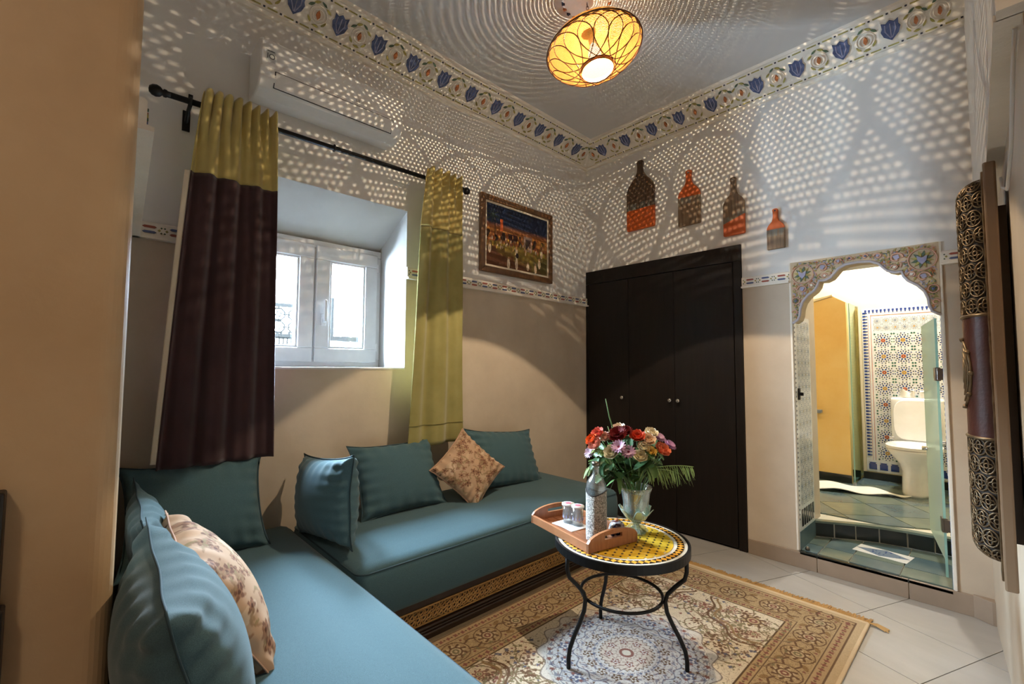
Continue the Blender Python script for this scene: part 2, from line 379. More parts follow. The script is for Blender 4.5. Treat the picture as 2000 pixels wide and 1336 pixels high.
# ------------------------------------------------------------------ carved cornice
def cove(fn_run, L, name):
    prof = [(0, 2.895), (0.016, 2.898), (0.026, 2.912), (0.022, 2.920), (0.184, 3.030), (0.196, 3.031), (0.206, 3.044), (0, 3.05)]
    m = MB(); m.prism(prof, 0, L, fn_run); return S(name, m, M_GYPS)
runA = lambda o, z, s: (o, -s, z); runB = lambda o, z, s: (s, -o, z)
P0 = Vector((0.022, 2.920)); P1 = Vector((0.184, 3.030)); BL = (P1 - P0).length; BD = (P1 - P0) / BL; BN = Vector((BD.y, -BD.x))
def cove_pt(run, s, t, h=0.0):                     # t metres up the slope, h metres proud of it
    p = P0 + BD * t + BN * h; return run(p.x, p.y, s)
trimA = cove(runA, 3.02, 'trim_1'); trimB = cove(runB, 2.37, 'trim_2')
SH = [(-.045, .050), (-.022, .040), (0, .055), (.022, .040), (.045, .050), (.043, .02), (.052, .004), (.040, -.028), (0, -.060), (-.040, -.028), (-.052, .004), (-.043, .02)]
def shield(run, s, parent):
    m = MB(); c = BL * 0.5
    out = [(a * 0.78, b * 0.95) for a, b in SH]
    rim = [(a * 1.12, b * 1.12) for a, b in out]
    m.prism(rim, 0, 0.004, lambda a, b, d: cove_pt(run, s + a, c + b, d), 1)
    m.prism(out, 0.003, 0.009, lambda a, b, d: cove_pt(run, s + a, c + b, d), 0)
    for a in (-0.017, 0, 0.017):                   # carved ribs
        m.tube([cove_pt(run, s + a * 1.2, c + 0.034, 0.009), cove_pt(run, s + a * 1.3, c, 0.010), cove_pt(run, s + a * 0.2, c - 0.042, 0.009)], 0.0024, 4, 2)
    m.build('shield_relief', [M_BLUE, M_GYPS, M_LILAC], parent)
def blossom(run, s, parent, sx=1.0):
    m = MB(); c = BL * 0.47
    P = lambda a, b, d: cove_pt(run, s + a * sx, c + b, d)
    def leaf(x, y, l, w, an, mi, h=0.006):
        ca, sa = math.cos(an), math.sin(an); o = [(-l, 0), (-l * .3, w), (l * .4, w * .8), (l, 0), (l * .4, -w * .8), (-l * .3, -w)]
        m.prism([(x + ca * p - sa * q, y + sa * p + ca * q) for p, q in o], 0, h, P, mi)
    for rr, h in ((0.042, 0.004), (0.028, 0.007)):
        m.tube([P(rr * math.cos(t), rr * 1.05 * math.sin(t), h) for t in [2 * PI * k / 14 for k in range(14)]], 0.003, 5, 0, closed=True)
    leaf(0, 0, 0.022, 0.010, PI / 2, 1, 0.010)
    for x, y, an, mi in ((-.036, -.034, 2.2, 2), (.036, -.034, 0.94, 2), (-.042, .036, 0.6, 2), (.042, .036, 2.5, 3), (-.015, .058, 0.5, 3), (.018, .056, 2.6, 2), (0, -.055, 0, 2)):
        leaf(x, y, 0.017, 0.006, an, mi)
    m.build('blossom_relief', [M_GYPS, M_OCHRE, M_OLIVE, M_DKGREEN], parent)
sA = [0.272 + 0.2185 * k for k in range(13)]
sB = [0.246, 0.469, 0.700, 0.915, 1.144, 1.432, 1.656, 1.875, 2.09]
for s in sA: shield(runA, s, trimA)
for s in sB: shield(runB, s, trimB)
for s in [0.165] + [x + 0.109 for x in sA[:-1]]: blossom(runA, s, trimA)
for s in [0.15] + [(a + b) / 2 for a, b in zip(sB[:4], sB[1:5])] + [1.235, 1.338] + [(a + b) / 2 for a, b in zip(sB[5:8], sB[6:9])] + [2.19, 2.28]: blossom(runB, s, trimB, 0.95 if s < 2.1 else 0.85)
for run, L, par in ((runA, 3.0, trimA), (runB, 2.34, trimB)):      # painted dashes along both edges
    m = MB(); k = 0; s = 0.12
    while s < L - 0.03:
        for t in (0.012, BL - 0.012):
            ss = s + (0.03 if t > 0.1 else 0)
            m.prism([(ss, t - .003), (ss + .045, t - .003), (ss + .045, t + .003), (ss, t + .003)], 0, 0.003, lambda a, b, d: cove_pt(run, a, b, d), 0)
            m.prism([(ss + .055, t - .004), (ss + .064, t - .004), (ss + .064, t + .004), (ss + .055, t + .004)], 0, 0.003, lambda a, b, d: cove_pt(run, a, b, d), 1)
        s += 0.075
    m.build('edge_dashes', [M_OLIVE, M_NAVY], par, kind='stuff')
# ------------------------------------------------------------------ dado strip with painted motifs
def dado_motif(name):
    m = MB(); P = lambda a, b, d: (a, -d, b)       # local: x along the wall, z up, -y towards the room
    def bar(x, z, l, w, mi): m.prism([(x - l, z), (x - l * .7, z + w), (x + l * .7, z + w), (x + l, z), (x + l * .7, z - w), (x - l * .7, z - w)], 0, .003, P, mi)
    def dia(x, z, r, mi): m.prism([(x - r, z), (x, z + r), (x + r, z), (x, z - r)], 0, .003, P, mi)
    bar(0, .011, .024, .0050, 0 if name % 2 else 1); bar(0, -.011, .024, .0050, 1 if name % 2 else 0)
    for sx in (-1, 1):
        dia(sx * .033, 0, .0055, 2); dia(sx * .040, .011, .004, 3); dia(sx * .040, -.011, .004, 3)
    return m.mesh('painted_motif', [M_BLUE, M_RED, M_OLIVE, M_DKGREEN])
DM = [dado_motif(0), dado_motif(1)]
def dado(p0, p1, name, wrap0=0, gaps=()):
    p0 = Vector((*p0, 0)); p1 = Vector((*p1, 0)); L = (p1 - p0).length; X = (p1 - p0) / L; N = Vector((X.y, -X.x, 0)); Z = Vector((0, 0, 1))
    M = basis((p0.x, p0.y, DZ), X, -N, Z)          # N points into the room
    m = MB(); prof = [(0, 0), (0.030, 0), (0.030, 0.010), (0.016, 0.013), (0.016, 0.066), (0.010, 0.072), (0, 0.072)]
    m.prism(prof, -0.002, L + 0.002, lambda a, b, d: tuple(M @ Vector((d, -a, b))))
    st = S(name, m, M_GYPS)
    k = 0; s = 0.05
    while s < L - 0.03:
        obj('painted_motif', DM[k % 2], st, M=M @ Matrix.Translation((s, -0.016, 0.040))); s += 0.0915; k += 1
dado((0, -3.02), (0, WY0), 'trim_3'); dado((0, WY1), (0, -0.002), 'trim_4')
dado((WDX + 0.004, 0), (AX0 - 0.012, 0), 'trim_5'); dado((AX1 + 0.012, 0), (2.352, 0), 'trim_6')
dado(CW[0], CW[1], 'trim_7'); dado(CW[1], CW[2], 'trim_8'); dado((2.425, -2.15), (4.18, -2.15), 'trim_9')
dado((1.12, -3.076), (0, -3.028), 'trim_10')
# ------------------------------------------------------------------ window
win = thing('window_1', 'white two-leaf casement window in a deep splayed reveal', None, (-0.3, -2.185, WZ0), kind='structure')
m = MB()
m.add([(0.001, WY0, WZ1), (0.001, WY1, WZ1), (-0.35, WY1, 1.905), (-0.35, WY0, 1.905), (-0.35, WY1, WZ1 + .01), (-0.35, WY0, WZ1 + .01), (0.001, WY0, WZ1 + .001), (0.001, WY1, WZ1 + .001)],
      [(0, 1, 2, 3), (6, 7, 4, 5), (0, 3, 5, 6), (1, 7, 4, 2), (2, 4, 5, 3)])
m.add([(0.0005, WY1 - 0.002, WZ0), (0.0005, WY1 - .002, WZ1), (-0.35, WY1 - 0.02, WZ1), (-0.35, WY1 - 0.02, WZ0), (-0.35, WY1, WZ1), (-0.35, WY1, WZ0), (0.0005, WY1, WZ0), (0.0005, WY1, WZ1)],
      [(0, 1, 2, 3), (2, 4, 5, 3), (4, 7, 6, 5), (0, 6, 7, 1)])
m.box(-0.35, 0.0005, WY0, WY0 + 0.004, WZ0, WZ1)
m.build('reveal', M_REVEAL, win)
m = MB(); m.box(-0.35, 0.004, WY0 + .004, WY1 - .002, WZ0 - 0.004, WZ0 + 0.006); m.build('sill', M_WHITE, win)
FY0, FY1, FZ0, FZ1 = -2.604, -1.776, WZ0 + 0.006, 1.912; FX0, FX1 = -0.35, -0.29
m = MB()
m.frame(FX0, FX1, FY0, FY1, FZ0, FZ1, .045)
m.box(FX0, FX1 - .01, -2.205, -2.175, FZ0 + .045, FZ1 - .045)
m.build('frame', M_PVC, win, bevel=0.004)
for a, b, hs in ((FY0 + .028, -2.197, 0), (-2.185, FY1 - .028, 1)):
    m = MB(); z0, z1 = FZ0 + .03, FZ1 - .03; w = 0.082
    m.frame(FX0 + .005, FX1 + .015, a, b, z0, z1, w)
    sash = m.build('sash', M_PVC, win, bevel=0.005)
    m = MB()
    m.frame(FX0 + .02, FX1 + .008, a + w, b - w, z0 + w, z1 - w, .012)
    m.build('glazing_bead', M_PVC, sash, bevel=0.002)
    MB().box(-0.325, -0.321, a + w, b - w, z0 + w, z1 - w).build('pane', M_PANE, sash)
    if hs:
        m = MB(); hy = a + 0.045; hx = FX1 + .015
        m.box(hx, hx + .012, hy - .014, hy + .014, 1.41, 1.48); m.box(hx + .012, hx + .04, hy - .008, hy + .008, 1.43, 1.45)
        m.box(hx + .03, hx + .042, hy - .009, hy + .009, 1.44, 1.56); m.build('window_handle', M_PVC, sash, bevel=0.004)
        for hz in (FZ0 + .1, FZ1 - .14):
            MB().lathe([(0.009, 0), (0.009, .05)], 10, M=Matrix.Translation((FX1 + .012, FY1 - .024, hz))).build('hinge', M_PVC, sash, smooth=False)
# ------------------------------------------------------------------ outside the window
M_FACADE = mat('white_facade', (226, 226, 224), 0.9); M_LATT = mat('grey_lattice_wood', (13, 13, 13), 0.9, spec=0.0); M_SHUT = mat('grey_shutter', (24, 24, 24), 0.9, spec=0.0)
fa = thing('facing_house', 'white house front with a pale arched window seen through the right window leaf', 'building', (-5.2, -1.0, -3))
m = MB(); m.box(-5.6, -5.2, -7, 5.0, -3, 2.9); m.build('facade', M_FACADE, fa)
fy, fz = 0.14, 1.35
M_RAIL = mat('dark_rail_iron', (11, 11, 11), .9, spec=0.0)
o = [(fy - .20, fz), (fy + .20, fz)] + [(fy + .20 * math.cos(a), fz + .72 + .14 * math.sin(a)) for a in [k * PI / 10 for k in range(11)]]
wf = MB().prism(o, -5.2, -5.15, lambda a, b, d: (d, a, b)).build('window_surround', M_FACADE, fa)
for s in (-1, 1):
    for z0, z1 in ((fz + .04, fz + .34), (fz + .40, fz + .76)):
        MB().box(-5.15, -5.13, *sorted((fy + s * .025, fy + s * .155)), z0, z1).build('shutter', M_SHUT, wf)
rl = thing('balcony_railing', 'grey metal rail and thin post outside the right window leaf', 'railing', (-1.6, -1.45, 0.2))
m = MB(); m.box(-1.63, -1.57, -4.4, 0.6, 1.400, 1.440); m.build('top_rail', M_RAIL, rl)
m = MB(); m.box(-1.63, -1.57, -1.585, -1.565, 1.44, 1.78); m.build('post', M_RAIL, rl)
m = MB(); m.box(-1.62, -1.58, -4.4, 0.6, 0.2, 0.26); m.build('bottom_rail', M_RAIL, rl)
for k in range(16):
    MB().box(-1.607, -1.593, -4.3 + k * .3, -4.28 + k * .3, 0.26, 1.40).build('baluster', M_RAIL, rl)
lt = thing('lattice_screen', 'pierced lattice screen outside the left window leaf', 'screen', (-1.45, -2.4, 0.6))
for z_, h_ in ((1.645, .027), (1.405, .025), (.20, .06)): MB().box(-1.47, -1.43, -3.3, -1.87, z_, z_ + h_).build('rail', M_LATT, lt)
m = MB(); yy = -3.25
while yy < -1.92:
    for zc in (1.585, 1.485):
        for r, n in ((0.048, 8), (0.022, 4)):
            m.tube([(-1.45, yy + r * math.cos(2 * PI * k / n + PI / 8), zc + r * math.sin(2 * PI * k / n + PI / 8)) for k in range(n)], 0.007, 4, closed=True)
        m.tube([(-1.45, yy - .06, zc), (-1.45, yy - .03, zc)], .006, 4); m.tube([(-1.45, yy + .03, zc), (-1.45, yy + .06, zc)], .006, 4)
        m.tube([(-1.45, yy, zc + .04), (-1.45, yy, zc + .07)], .006, 4); m.tube([(-1.45, yy, zc - .07), (-1.45, yy, zc - .04)], .006, 4)
    for k in range(3): m.box(-1.46, -1.44, yy - .045 + k * .03, yy - .03 + k * .03, 1.430, 1.45)
    for k in range(4): m.tube([(-1.45, yy - .05 + k * .03, .26), (-1.45, yy - .05 + k * .03, 1.405)], .006, 4)
    yy += 0.12
m.build('fretwork', M_LATT, lt, kind='stuff')
S('floor_balcony', MB().box(-1.8, -.36, -4.5, .7, .05, .20), mat('dark_paving', (70, 70, 72), .9))
# ------------------------------------------------------------------ curtains and rod
rod = thing('curtain_rod', 'black iron curtain rod with ball finials over the window', 'curtain rod', (0.1, -2.19, 2.30))
RX = 0.105; RZ = 2.302
rz = lambda y: RZ + 0.012 * (y + 2.2)
MB().tube([(RX, -2.94, rz(-2.94)), (RX, -1.43, rz(-1.43))], 0.0125, 12).build('pole', M_IRON, rod, smooth=True)
for y, s in ((-2.94, -1), (-1.43, 1)):
    M = basis((RX, y, rz(y)), (1, 0, 0), (0, 0, 1), (0, s, 0))
    MB().lathe([(0.0001, .062), (.012, .06), (.021, .05), (.024, .037), (.020, .024), (.011, .016), (.016, .012), (.016, .004), (.0125, 0), (0.0125, -.01)], 16, M=M).build('finial', M_IRON, rod, smooth=True)
for y in (-2.862, -1.492):
    m = MB(); m.box(0.0, 0.008, y - .014, y + .014, rz(y) - .09, rz(y) - .0); m.tube([(0.004, y, rz(y) - .05), (0.06, y, rz(y) - .02), (RX, y, rz(y) - .014)], 0.008, 8)
    m.tube([(RX + .016 * math.cos(a), y, rz(y) + .016 * math.sin(a)) for a in [2 * PI * k / 14 for k in range(14)]], 0.005, 6, closed=True)
    m.box(RX - .004, RX + .004, y - .008, y + .008, rz(y) + .012, rz(y) + .03)
    m.build('bracket', M_IRON, rod, bevel=0.001)
m = MB(); y = -2.25; m.tube([(RX + .016 * math.cos(a), y, rz(y) + .016 * math.sin(a)) for a in [2 * PI * k / 14 for k in range(14)]], 0.004, 6, closed=True); m.build('joint_ring', M_IRON, rod, smooth=True)
def curtain(name, label, yt0, yt1, yb0, yb1, ztop, zseam, zbot, mt, mb_, folds, seed, xb0, xb1, hem):
    root = thing(name, label, 'curtain', (RX, (yb0 + yb1) / 2, zbot))
    R = random.Random(seed); ph = [R.uniform(0, 6) for _ in range(6)]
    def pt(u, z):
        v = (ztop - z) / (ztop - zbot); w = min(1, max(0, v / 0.22)); sm = w * w * (3 - 2 * w)
        y0 = yt0 + (yb0 - yt0) * (v ** 0.8); y1 = yt1 + (yb1 - yt1) * (v ** 0.7)
        g = u + 0.012 * math.sin(2 * PI * folds * 1.7 * u + ph[0]) * (1 - sm)
        y = y0 + (y1 - y0) * g
        a = 0.020 * (1 - 0.25 * sm)
        fine = math.sin(2 * PI * folds * 1.6 * u + ph[1] + 0.4 * math.sin(5 * u + 6 * v))
        broad = math.sin(2 * PI * folds * 0.75 * (u ** 0.85) + ph[2] + 0.5 * v) + 0.35 * math.sin(2 * PI * folds * 1.5 * u + ph[3])
        x = RX + 0.042 - 0.012 * sm + a * (fine * (1 - sm) * 0.9 + broad * sm * 1.0) + 0.006 * math.sin(9 * u + 7 * v + ph[4])
        pinch = math.exp(-((z - rz(y) + 0.0) / 0.022) ** 2)
        x -= 0.006 * pinch + 0;  x += (xb0 + (xb1 - xb0) * u) * v
        return (x, y, z + (0.010 * fine if v < 0.02 else 0) * (1 - v / 0.02 if v < .02 else 0))
    m = MB(); m.grid(lambda u, v: pt(u, ztop + (zseam - ztop) * v), 90, 26)
    o = m.build('header_band', mt, root, smooth=True); s = o.modifiers.new('solid', 'SOLIDIFY'); s.thickness = 0.004
    m = MB(); m.grid(lambda u, v: pt(u, zseam + (zbot - zseam) * v), 90, 60)
    o = m.build('drape', mb_, root, smooth=True); s = o.modifiers.new('solid', 'SOLIDIFY'); s.thickness = 0.004
    if hem:
        m = MB(); m.tube([tuple(Vector(pt(i / 60, zbot + 0.12)) + Vector((0.003, 0, 0))) for i in range(61)], 0.0016, 5); m.build('hem_stitch', mb_, root, smooth=True)
    return root, pt
lc, lpt = curtain('curtain', 'long dark aubergine curtain with a mustard header band left of the window', -2.825, -2.535, -2.925, -2.50, 2.345, 1.985, 0.765, M_MUSTARD, M_AUBER, 5, 3, 0.035, -0.005, True)
m = MB(); m.grid(lambda u, v: tuple(Vector(lpt(0.0, 1.985 + (0.79 - 1.985) * v)) + Vector((-0.002 - 0.006 * u, -0.001 - 0.018 * u, 0.0))), 4, 50)
o = m.build('lining', M_LINING, lc, smooth=True, label='cream lining turned out at the edge'); s = o.modifiers.new('solid', 'SOLIDIFY'); s.thickness = 0.003
curtain('curtain', 'olive green curtain with a mustard header band right of the window', -1.71, -1.468, -1.81, -1.425, 2.36, 2.005, 0.72, M_MUSTARD, M_OLIVECL, 3, 11, 0.01, -0.005, True)
# ------------------------------------------------------------------ air conditioner
ac = thing('air_conditioner', 'white wall-mounted split air conditioner above the curtain rod', 'air conditioner', (0, -2.23, 2.43))
AY0, AY1 = -2.625, -1.905
pr = [(0.001, 2.44), (.10, 2.432), (.160, 2.448), (.190, 2.49), (.195, 2.53), (.195, 2.645), (.185, 2.665), (.16, 2.672), (0.001, 2.672)]
MB().prism(pr, AY0, AY1, lambda a, b, d: (a, d, b)).build('body', M_AC, ac, bevel=0.008, bseg=3)
m = MB(); m.box(.192, .199, AY0 + .004, AY1 - .004, 2.532, 2.655); m.build('front_panel', M_AC, ac, bevel=0.003)
q0, q1 = Vector((.168, 2.457)), Vector((.1935, 2.520)); qn = Vector((q1.y - q0.y, -(q1.x - q0.x))).normalized()
def flap(a0, a1, t0, t1, h0, h1, mi=0):
    m = MB(); p = [q0.lerp(q1, t0) + qn * h0, q0.lerp(q1, t1) + qn * h0, q0.lerp(q1, t1) + qn * h1, q0.lerp(q1, t0) + qn * h1]
    return m.prism([(v.x, v.y) for v in p], a0, a1, lambda a, b, d: (a, d, b))
flap(AY0 + .062, AY1 - .062, -.02, 1.04, 0.0, 0.004).build('flap_gap', M_SEAM, ac)
flap(AY0 + .066, AY1 - .066, 0.04, 1.0, 0.002, 0.0075).build('louvre_flap', M_AC, ac, bevel=0.002)
m = MB(); m.box(.1985, .1998, AY0 + .022, AY0 + .062, 2.555, 2.612, 0); m.box(.1985, .2001, AY0 + .026, AY0 + .058, 2.603, 2.608, 1)
lb = m.build('sticker', [mat('grey_sticker', (196, 198, 196), .6), M_GREYP], ac, label='grey sticker with a large 10')
def text(body, name, size, o, X, Z, m_, parent, extr=0.0006):
    c = bpy.data.curves.new(name, 'FONT'); c.body = body; c.size = size; c.align_x = 'CENTER'; c.align_y = 'CENTER'; c.extrude = extr
    X = Vector(X); Z = Vector(Z); tmp = bpy.data.objects.new(name, c); COL.objects.link(tmp); bpy.context.view_layer.update()
    me = bpy.data.meshes.new_from_object(tmp.evaluated_get(bpy.context.evaluated_depsgraph_get())); bpy.data.objects.remove(tmp); me.materials.clear(); me.materials.append(m_)
    return obj(name, me, parent, M=basis(o, X, Z, X.cross(Z)))
text('IO', 'sticker_print', 0.034, (.2003, AY0 + .042, 2.580), (0, 1, 0), (0, 0, 1), M_GREYP, lb)
text('LG', 'logo', 0.018, (.2002, -2.17, 2.545), (0, 1, 0), (0, 0, 1), M_GREYP, ac)
# ------------------------------------------------------------------ framed painting
py0, py1, pz0, pz1 = -1.205, -0.470, 1.835, 2.385
pic = thing('framed_painting', 'framed oil painting of a market square with figures at dusk, beside the curtain', 'painting', (0, -0.84, pz0))
fw_ = 0.042
for nm, poly in (('a', [(py0, pz0), (py1, pz0), (py1 - fw_, pz0 + fw_), (py0 + fw_, pz0 + fw_)]), ('b', [(py0, pz1), (py1, pz1), (py1 - fw_, pz1 - fw_), (py0 + fw_, pz1 - fw_)]),
                 ('c', [(py0, pz0), (py0 + fw_, pz0 + fw_), (py0 + fw_, pz1 - fw_), (py0, pz1)]), ('d', [(py1, pz0), (py1 - fw_, pz0 + fw_), (py1 - fw_, pz1 - fw_), (py1, pz1)])):
    MB().prism(poly, 0.002, 0.030, lambda a, b, d: (d, a, b)).build('frame_rail', M_FRAMEW, pic, bevel=0.006, bseg=3)
m = MB()
m.frame(.003, .020, py0 + fw_, py1 - fw_, pz0 + fw_, pz1 - fw_, .014)
m.build('inner_slip', M_LINING, pic)
cw_, ch_ = (py1 - py0) - 2 * fw_ - .028, (pz1 - pz0) - 2 * fw_ - .028
C = Canvas(cw_, ch_, 190, 140, (60, 58, 36))
vv = (C.Y / ch_ + .5); uu = (C.X / cw_ + .5)
def wob(s, a=1.0, k=3):
    g = np.zeros_like(C.X); R = np.random.default_rng(s)
    for i in range(10): g += np.sin(C.X * R.uniform(-90, 90) * k / 3 + C.Y * R.uniform(-90, 90) * k / 3 + R.uniform(0, 6))
    return g / 10 * a
C.put((vv > .60) * 1.0, (24, 34, 58)); C.put(np.clip((vv - .85) * 8 + wob(1), 0, 1), (14, 20, 34), .8); C.put(np.clip(1 - abs(vv - .63) * 12, 0, 1), (150, 92, 44), .8)
C.put(((vv > .36) & (vv < .62 + wob(2, .05))) * 1.0, (118, 70, 34)); C.put(((vv > .46) & (vv < .60) & (wob(3) > .05)) * 1.0, (150, 100, 46)); C.put(((vv > .40) & (vv < .58) & (wob(4) > .15)) * 1.0, (44, 30, 22))
C.put(((vv < .40 + wob(5, .06))) * 1.0, (110, 92, 40)); C.put(np.clip(wob(6, 3) , 0, 1) * (vv < .38), (142, 122, 52), .7); C.put(np.clip(.30 - vv + wob(7, .12) + (.28 - uu) * .4, 0, .12) * 8, (74, 40, 24)); C.put(np.clip((uu - .5) * 2 + wob(8), 0, 1) * (vv < .3), (54, 52, 30), .8)
C.local((.23 - .5) * cw_, (.66 - .5) * ch_, .12, lambda X, Y: ((abs(X) < .012) & (Y > -.03) & (Y < .055)) * 1.0, (188, 88, 44))
C.local((.66 - .5) * cw_, (.48 - .5) * ch_, .09, lambda X, Y: ((abs(X) < .042) & (abs(Y) < .055)) * 1.0, (150, 128, 116)); C.local((.66 - .5) * cw_, (.47 - .5) * ch_, .09, lambda X, Y: ((abs(X) < .028) & (abs(Y) < .04)) * 1.0, (70, 52, 50))
C.local((.41 - .5) * cw_, (.53 - .5) * ch_, .09, lambda X, Y: ((abs(X) < .045) & (abs(Y) < .022)) * 1.0, (46, 24, 22))
for k in range(9): C.line([((.10 - .5) * cw_, (.83 - .5) * ch_), ((.10 - .5) * cw_ + .06 * math.cos(k * .75), (.83 - .5) * ch_ + .05 * math.sin(k * .75) - .01)], .004, (40, 52, 46))
C.line([((.13 - .5) * cw_, (.82 - .5) * ch_), ((.13 - .5) * cw_, (.36 - .5) * ch_)], .004, (28, 20, 18))
R = random.Random(4)
for k in range(110):
    x, y = R.uniform(.02, .98), R.choice([R.uniform(.3, .55), R.uniform(.34, .46)]); c = R.choice([(190, 170, 150), (160, 110, 70), (60, 40, 36), (96, 90, 60), (170, 140, 60), (120, 60, 44)])
    C.ell((x - .5) * cw_, (y - .5) * ch_, .005, R.uniform(.008, .018), 0, c, .85)
for x, y, h in ((.34, .08, .042), (.47, .10, .045), (.47, .27, .04), (.66, .09, .030), (.79, .08, .036), (.86, .18, .038), (.05, .27, .034), (.90, .36, .03)):
    for dy, rx, ry, c in ((0, .013, h, (206, 188, 162)), (h * .95, .006, .010, (150, 110, 80)), (-h * .3, .006, h * .5, (170, 150, 128))): C.ell((x - .5) * cw_, (y - .5) * ch_ + dy, rx, ry, 0, c)
C.ell((.48 - .5) * cw_, (.24 - .5) * ch_, .016, .020, 0, (40, 30, 34))
me = grid_mesh('canvas', C.nx, C.ny, lambda X, Y: np.stack([np.full_like(X, .016), py0 + fw_ + .014 + X * cw_, pz0 + fw_ + .014 + Y * ch_], 1), M_CANVAS)
colors(me, np.clip(C.flat() * 1.55, 0, 1)); obj('canvas', me, pic)
# ------------------------------------------------------------------ painted cutting boards on the back wall
def board_mat(name, zs, tilt, xc, orange_low, gw, grain):
    t = NT(name); tc = t.n('ShaderNodeTexCoord'); sp = t.n('ShaderNodeSeparateXYZ'); t.l(tc.outputs['Object'], sp.inputs[0])
    v = t.coord((28, 1, 1.6)); g = t.noise(v, 2.2, 6); wood = t.ramp(g, [(0.3, rgb(*grain[0])), (0.5, rgb(*grain[1])), (0.7, rgb(*grain[2]))])
    h = t.math('SUBTRACT', t.math('SUBTRACT', sp.outputs[2], zs), t.math('MULTIPLY', t.math('SUBTRACT', sp.outputs[0], xc), tilt))
    if not orange_low: h = t.math('MULTIPLY', h, -1.0)
    band = t.math('MULTIPLY', t.math('LESS_THAN', h, gw), t.ramp(t.noise(t.coord((20, 1, 2)), 3, 3), [(.42, (0, 0, 0)), (.6, (.8, .8, .8))]))
    c = t.mix(band, wood, rgb(118, 120, 112)); c = t.mix(t.math('LESS_THAN', h, 0.0), c, rgb(190, 84, 22))
    t.l(c, t.b.inputs['Base Color']); t.b.inputs['Roughness'].default_value = 0.5; return t.m
def board(label, x0, x1, z0, ztop, zs, zpaint, tilt, low, gw, grain, hw):
    w = (x1 - x0) / 2; xc = (x0 + x1) / 2; out = []
    r = w * .12
    out += [(xc - w + r - r * math.cos(a), z0 + r - r * math.sin(a)) for a in [0, .5, 1.0, PI / 2]]
    out += [(xc + w - r + r * math.sin(a), z0 + r - r * math.cos(a)) for a in [0, .5, 1.0, PI / 2]]
    sh = lambda s: [(xc + s * w, zs - w * .75), (xc + s * w * .97, zs - w * .55), (xc + s * w * .85, zs - w * .28), (xc + s * w * .62, zs - w * .02), (xc + s * w * .40, zs + w * .22), (xc + s * hw * 1.05, zs + w * .52), (xc + s * hw * .9, zs + w * .8), (xc + s * hw, ztop - hw * 1.3), (xc + s * hw * 1.12, ztop - hw * .7), (xc + s * hw * .8, ztop - hw * .15)]
    out += sh(1) + [(xc, ztop)] + sh(-1)[::-1]
    root = thing('cutting_board', label, 'cutting board', (xc, 0, z0), group='painted paddle boards on the back wall')
    MB().prism(out, -0.022, -0.003, lambda a, b, d: (a, d, b)).build('paddle', board_mat('board_' + str(round(xc, 2)), zpaint, tilt, xc, low, gw, grain), root, bevel=0.004)
    MB().tube([(xc, -0.003, ztop - hw), (xc, 0.0, ztop - hw)], hw * .3, 8).build('peg', M_STEEL, root)
    m = MB(); m.lathe([(hw * .35, 0), (hw * .35, .0006)], 12, M=basis((xc, -0.0222, ztop - hw), (1, 0, 0), (0, 0, 1), (0, -1, 0))); m.build('hanging_hole', M_SEAM, root)
    return root
DKW = ((52, 36, 26), (84, 62, 46), (112, 88, 66)); LTW = ((92, 72, 54), (126, 102, 78), (158, 132, 102))
board('largest paddle board, dark wood with an orange dipped foot', .420, .664, 2.262, 2.815, 2.655, 2.425, .0, True, .05, DKW, .026)
board('paddle board with orange handle and shoulders over bare wood, second from the left', .852, 1.018, 2.203, 2.610, 2.480, 2.412, -.05, False, .05, LTW, .021)
board('paddle board with a slanted orange foot, third from the left', 1.173, 1.312, 2.065, 2.462, 2.325, 2.172, .35, True, .035, LTW, .019)
board('smallest paddle board with orange top above the wardrobe corner', 1.440, 1.542, 1.924, 2.182, 2.090, 2.050, .0, False, .045, LTW, .015)
# ------------------------------------------------------------------ wardrobe
wd = thing('wardrobe', 'tall dark wenge built-in wardrobe with three doors in the back wall', 'wardrobe', (0.64, 0.2, 0))
m = MB(); m.box(0.002, WDX - .002, 0.03, BT - .03, 0.0, WDZ - .002); m.build('carcass', M_WARD, wd)
m = MB(); m.box(0.002, WDX - .002, -0.012, 0.03, 1.89, WDZ - .002); m.build('top_rail', M_WARD, wd, bevel=.002)
m = MB(); m.box(1.227, WDX - .002, -0.012, 0.03, 0, 1.888); m.build('side_stile', M_WARD, wd, bevel=.002)
m = MB(); m.box(0.002, 0.024, -0.012, 0.03, 0, 1.888); m.build('side_stile', M_WARD, wd, bevel=.002)
for a, b, kx in ((.027, .419, .369), (.4225, .801, .772), (.8045, 1.222, .835)):
    d = MB().box(a, b, -0.010, 0.012, 0.012, 1.885).build('door', M_WARD, wd, bevel=.0015)
    MB().lathe([(.006, 0), (.006, .012), (.012, .016), (.0155, .022), (.0145, .030), (.008, .034), (.0001, .035)], 16, M=basis((kx, -.010, .941), (1, 0, 0), (0, 0, 1), (0, -1, 0))).build('knob', M_CHROME, d, smooth=True)
